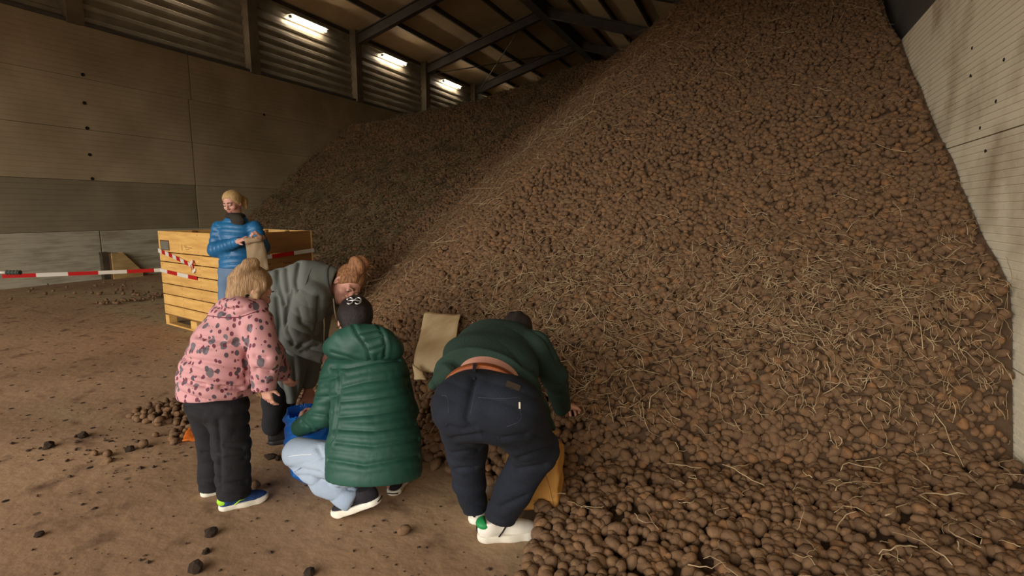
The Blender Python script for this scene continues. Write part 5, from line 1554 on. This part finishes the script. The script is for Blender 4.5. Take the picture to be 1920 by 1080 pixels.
# ------------------------------------------------------------------ sacks and bags
M_KRAFT = mat('pale_kraft_paper', s2l(234, 210, 166), s2l(212, 183, 137), scale=5, rough=0.8, bump=0.5, bscale=14, lo=0.4, hi=0.62)
M_KRAFT2 = mat('ochre_kraft_paper', s2l(188, 136, 66), s2l(172, 122, 58), scale=4, rough=0.75, bump=0.5, bscale=12)
M_JUTE = mat('grey_brown_sack', s2l(150, 128, 100), s2l(132, 112, 86), scale=5, rough=0.9, bump=0.5, bscale=16)
M_CREASE = mat('brown_crease', s2l(104, 74, 44), rough=0.9)
def patch(name, corners, nu, nv, thick, m, parent=None, warp=0.0, seed=0, origin=None, toward=None):
    """A paper sack lying flat: a curved sheet between four corners (TL, TR, BR, BL) with its own thickness."""
    TL, TR, BR, BL = [np.asarray(c, float) for c in corners]
    nn = nrm(np.cross(TR - TL, BL - TL)); 
    if toward is not None and nn @ (np.asarray(toward) - TL) < 0: nn = -nn
    r = np.random.default_rng(seed); ph = r.uniform(0, 6, 4)
    v, f = [], []
    for side in (1, -1):
        for j in range(nv + 1):
            for i in range(nu + 1):
                a, b = i / nu, j / nv
                p = (TL * (1 - a) + TR * a) * (1 - b) + (BL * (1 - a) + BR * a) * b
                e = (math.sin(math.pi * min(max(a, 0), 1)) * math.sin(math.pi * min(max(b, 0.02), 0.98))) ** 0.5
                wv = warp * (math.sin(a * 7 + ph[0] + 2 * b) + math.sin(b * 9 + ph[1] - 2 * a) + 0.6 * math.sin(a * 15 + b * 11 + ph[2]))
                v.append(p + nn * (side * thick * (0.12 + e) + wv))
    K = (nu + 1) * (nv + 1); W_ = nu + 1
    for j in range(nv):
        for i in range(nu):
            q = (j * W_ + i, j * W_ + i + 1, (j + 1) * W_ + i + 1, (j + 1) * W_ + i)
            f += [q[::-1], tuple(k + K for k in q)]
    ring = [i for i in range(nu)] + [j * W_ + nu for j in range(nv)] + [nv * W_ + i for i in range(nu, 0, -1)] + [j * W_ for j in range(nv, 0, -1)]
    for a, b in zip(ring, ring[1:] + ring[:1]): f.append((a, b, b + K, a + K))
    return mesh_obj(name, v, f, m, parent, True, origin)
def heap_hit(u, v, back=0.0):
    d = (u - 960) / FPX * RIGHT + (540 - v) / FPX * UP + FWD
    t = 1.5
    while t < 14:
        p = CAM + d * t
        if p[2] < float(heap(p[0], p[1])) + 0.03: break
        t += 0.01
    return CAM + d * (t - back)
sk = [heap_hit(797, 588, 0.12), heap_hit(864, 591, 0.12), heap_hit(842, 705, 0.16), heap_hit(775, 690, 0.16)]
so = patch('paper_sack', sk, 10, 16, 0.035, M_KRAFT, None, 0.006, 3, sum(sk) / 4, CAM)
tag(so, 'pale empty paper sack lying on the slope beside the person in dark green', 'sack')
bs = bvh_of(so)
fl = [cast(bs, *q) for q in ((829, 592), (861, 594), (861, 616), (828, 617))]
if all(fl):
    o = patch('folded_flap', [q[0] + 0.022 * nrm(CAM - q[0]) for q in fl], 6, 6, 0.010, M_KRAFT, None, 0.0, 5, None, CAM); local(o, so)
groove(so, [((812, 600), (806, 640), (792, 690)), ((845, 630), (832, 665), (815, 695))], 0.006, 0.02)
gs = [heap_hit(774, 682, 0.24), heap_hit(792, 697, 0.24), heap_hit(798, 712, 0.20), heap_hit(777, 712, 0.20)]
o = patch('folded_corner', gs, 5, 4, 0.012, M_KRAFT, None, 0.004, 8, None, CAM); local(o, so)
o['label'] = 'folded pale bottom corner'

# ochre paper bag between the feet of the bending man
bc = P(1012, 955, 2.66); bc[2] = 0.06
S = Sdf(0.006)
bx, by = nrm(cy_ * np.array([1, 0, 0]) + sy_ * np.array([0, 1, 0]) - 0.25 * FH), None
by = np.cross(ZZ, bx)
lean = nrm(ZZ - 0.13 * R_ + 0.05 * FH)
crk = lambda X, Y, Z: 0.005 * np.sin(X * 33 + Z * 18) * np.sin(Z * 27 - Y * 21) + 0.004 * np.abs(np.sin(X * 19 - Z * 31 + Y * 11))
S.box(bc + lean * 0.14, (0.125, 0.085, 0.14), (bx, nrm(np.cross(lean, bx)), lean), r=0.02, disp=crk)
S.box(bc + lean * 0.29, (0.118, 0.05, 0.07), (bx, nrm(np.cross(lean, bx)), lean), r=0.015, k=0.06, disp=crk)
S.box(bc + lean * 0.36, (0.098, 0.028, 0.05), (bx, nrm(np.cross(lean, bx)), lean), r=0.01, k=0.01, mode='sub')
pb = S.build('paper_bag', M_KRAFT2, origin=bc); tag(pb, 'ochre paper bag standing on potatoes behind the knee of the bending person', 'bag')
bb = bvh_of(pb)
for pth in (((1020, 880), (1030, 910), (1038, 945)), ((1000, 940), (1020, 938), (1042, 942))):
    surf_line('crease', bb, pth, 0.0018, mat('ochre_crease', s2l(140, 98, 46)), pb, step=4)

# sack held by the standing woman
sk = [P(457, 446, 5.30), P(492, 441, 5.31), P(505, 505, 5.36), P(469, 515, 5.36)]
sk2 = patch('paper_sack', sk, 8, 12, 0.03, M_JUTE, None, 0.008, 6, sum(sk) / 4, CAM)
tag(sk2, 'brown open sack held up in both hands by the person in blue', 'sack')
rim = patch('sack_rim', [P(458, 447, 5.25), P(491, 442, 5.26), P(490, 452, 5.26), P(460, 457, 5.25)], 6, 2, 0.010, M_JUTE, None, 0.004, 2, None, CAM); local(rim, sk2)

# blue plastic bag in front of the crouching woman
M_BLUEP = mat('blue_plastic', s2l(40, 140, 235), s2l(30, 112, 215), scale=6, rough=0.3, spec=0.5, translucent=0.35)
bpz = P(590, 800, 3.02); bpz[2] = 0.0
S = Sdf(0.006)
ck = lambda X, Y, Z: 0.010 * np.sin(X * 40 + 9 * np.sin(Z * 9)) * np.sin(Z * 14 + Y * 30) + 0.007 * np.abs(np.sin(Y * 36 + X * 17 - Z * 22))
S.tube([(bpz + ZZ * 0.08, 0.15, 0.13, R_), (bpz + ZZ * 0.24, 0.165, 0.13, R_), (bpz + ZZ * 0.36, 0.165, 0.12, R_)], k=0, disp=ck)
S.tube([(bpz + ZZ * 0.20, 0.145, 0.11, R_), (bpz + ZZ * 0.50, 0.155, 0.115, R_)], k=0, disp=ck); S.ops[-1] = (*S.ops[-1][:4], 'sub')
S.cut(bpz + ZZ * 0.395, ZZ + 0.12 * R_, k=0.0); S.cut(bpz, -ZZ)
bp_ = S.build('plastic_bag', M_BLUEP, origin=bpz); tag(bp_, 'bright blue plastic bag held open by the crouching person', 'bag')

# orange net bag under the little pile
M_ORN = mat('orange_net', s2l(224, 120, 36), s2l(196, 96, 28), scale=20, rough=0.6, bump=0.5, bscale=60)
oc = [G(352, 806), G(376, 796), G(390, 822), G(342, 832)]
on = patch('net_bag', [c + ZZ * 0.018 for c in oc], 8, 8, 0.012, M_ORN, None, 0.006, 4, sum(oc) / 4, CAM)
tag(on, 'crumpled orange net bag on the floor beside the little potato pile', 'bag')

# ------------------------------------------------------------------ loose potatoes and soil clods on the floor
M_CLOD = mat('dark_soil_clod', s2l(78, 60, 46), s2l(58, 44, 34), scale=20, rough=0.95, bump=0.8, bscale=60)
def put_potato(p, sc, label, group, k=None, flat=True):
    o = bpy.data.objects.new('potato', TUBERS[int(rng.integers(0, len(TUBERS))) if k is None else k]); link(o)
    o.location = p; o.rotation_euler = (rng.normal(0, 0.2), rng.normal(0, 0.2), rng.uniform(0, 6.28)); o.scale = (sc,) * 3
    return tag(o, label, 'potato', group)
poly = [(238, 776), (262, 764), (300, 752), (352, 746), (372, 776), (366, 796), (350, 806), (338, 826), (318, 832), (308, 824), (326, 806), (340, 798), (326, 788), (290, 796), (262, 788)]
def inside(u, v):
    c = False
    for (x0, y0), (x1, y1) in zip(poly, poly[1:] + poly[:1]):
        if (y0 > v) != (y1 > v) and u < (x1 - x0) * (v - y0) / (y1 - y0) + x0: c = not c
    return c
put = []
for _ in range(4000):
    u, v = rng.uniform(236, 388), rng.uniform(744, 834)
    if not inside(u, v): continue
    p = G(u, v, 0.021)
    if all(np.linalg.norm(p - q) > 0.050 for q in put): put.append(p)
    if len(put) > 74: break
for p in put: put_potato(p, rng.uniform(0.6, 0.85), 'earthy potato in the little pile on the floor beside the child in pink', 'potatoes in the little floor pile')
cen = np.mean(put, 0)
for p in sorted(put, key=lambda q: np.linalg.norm(q - cen))[:24]:
    put_potato(p + np.array([rng.uniform(-.02, .02), rng.uniform(-.02, .02), 0.034]), rng.uniform(0.55, 0.8), 'earthy potato in the little pile on the floor beside the child in pink', 'potatoes in the little floor pile')
for u, v, sc, lb in ((757, 994, 0.85, 'single earthy potato on bare floor between the crouching person and the bending man'),
                     (479, 910, 0.95, 'earthy potato on the floor behind the toe of the blue trainer'),
                     (268, 832, 0.9, 'large earthy potato with a pale sprout stub below the little pile'),
                     (292, 815, 0.6, 'small earthy potato lying in front of the little pile, apart from it'),
                     (202, 850, 0.8, 'loose earthy potato next to two soil lumps on bare floor'),
                     (177, 849, 0.65, 'small loose potato at the edge of a soil smear'),
                     (204, 862, 0.6, 'small loose potato just below its larger neighbour on bare floor')):
    put_potato(G(u, v, 0.028 * sc), sc, lb, None)
def clod_mesh(seed):
    r = np.random.default_rng(seed); bm = bmesh.new(); bmesh.ops.create_icosphere(bm, subdivisions=2, radius=1)
    d = r.normal(size=(6, 3)) * 2; ph = r.uniform(0, 6, 6)
    for q in bm.verts:
        p = np.array(q.co); k = 1 + sum(0.10 * math.sin(p @ d[i] + ph[i]) for i in range(6)) + r.normal(0, 0.13)
        q.co = p * k * np.array((1, 0.75, 0.62))
    me = bpy.data.meshes.new('soil_clod'); bm.to_mesh(me); bm.free(); me.materials.append(M_CLOD); return me
CLODS = [clod_mesh(s) for s in (1, 2, 3)]
for i, (u, v, sc, lb) in enumerate(((395, 1000, 0.034, 'dark crumbly soil lump on bare floor below the trainers of the child'), (365, 1066, 0.036, 'dark soil lump at the lower frame edge below the child'),
                     (386, 1034, 0.018, 'flat dark soil crumb between two larger soil lumps'), (582, 1074, 0.026, 'soil lump at the frame edge below the crouching person'),
                     (94, 834, 0.036, 'brown soil lump with a pale stalk, farthest from the little pile'), (155, 816, 0.035, 'small soil lump on bare floor above the loose potatoes'),
                     (72, 1003, 0.022, 'tiny dark soil crumb alone on the wide bare floor'), (520, 830 + 30, 0.022, 'soil crumb on the floor in front of the black boots'),
                     (507, 856, 0.03, 'soil lump by the knee of the pale jeans'), (245, 842, 0.03, 'soil lump beside the large loose potato'))):
    o = bpy.data.objects.new('soil_clod', CLODS[i % 3]); link(o); o.location = G(u, v, sc * 0.42); o.scale = (sc,) * 3
    o.rotation_euler = (0, 0, rng.uniform(0, 6.28)); tag(o, lb, 'soil lump')
fc_ = 0
for (u, v) in [(20, 560), (55, 546), (60, 541), (85, 550), (100, 545), (120, 555), (140, 549), (160, 548), (170, 542), (172, 549), (187, 550), (190, 547), (125, 538), (90, 533)] + \
        [(float(rng.normal(255, 38)), float(rng.normal(541, 6))) for _ in range(20)] + [(float(rng.uniform(180, 306)), 0) for _ in range(44)]:
    if v == 0: v = 571 - (u - 180) * 0.145 + float(rng.normal(0, 3.2))
    if u > 304 or u < 0: continue
    p = G(u, v, 0.04)
    if p[0] < X_L + 0.15: continue
    put_potato(p, float(rng.uniform(0.6, 1.0)), 'far dark potato strewn on the floor between crate and concrete wall', 'potatoes strewn by the far wall'); fc_ += 1

# crumbs of dry soil over the floor near the work
cm = MB(); r = np.random.default_rng(21)
oct_f = [(0, 2, 4), (2, 1, 4), (1, 3, 4), (3, 0, 4), (2, 0, 5), (1, 2, 5), (3, 1, 5), (0, 3, 5)]
for k in range(420):
    if k < 220: u, v = r.uniform(-40, 1000), 1085 - 420 * r.uniform(0, 1) ** 1.3
    else: u, v = r.normal(230, 110), r.normal(830, 40)
    p = G(u, v, 0.0)
    if p[1] > bound_y(p[0]) - 0.1 and p[0] > -3.6: continue
    s_ = float(np.clip(r.lognormal(-5.1, 0.5), 0.003, 0.018))
    d = r.uniform(0.6, 1.3, 3) * s_ * np.array([1, 1, 0.6])
    a = r.uniform(0, 3.14); c_, n_ = math.cos(a), math.sin(a)
    vs = [(1, 0, 0), (-1, 0, 0), (0, 1, 0), (0, -1, 0), (0, 0, 1), (0, 0, -1)]
    vs = [(q[0] * d[0], q[1] * d[1], q[2] * d[2]) for q in vs]
    cm.add([(p[0] + x * c_ - y * n_, p[1] + x * n_ + y * c_, z + d[2] * 0.7) for x, y, z in vs], oct_f)
o = cm.build('soil_crumbs', M_CLOD); tag(o, 'fine dark soil crumbs scattered over the dusty floor', 'soil', kind='stuff')
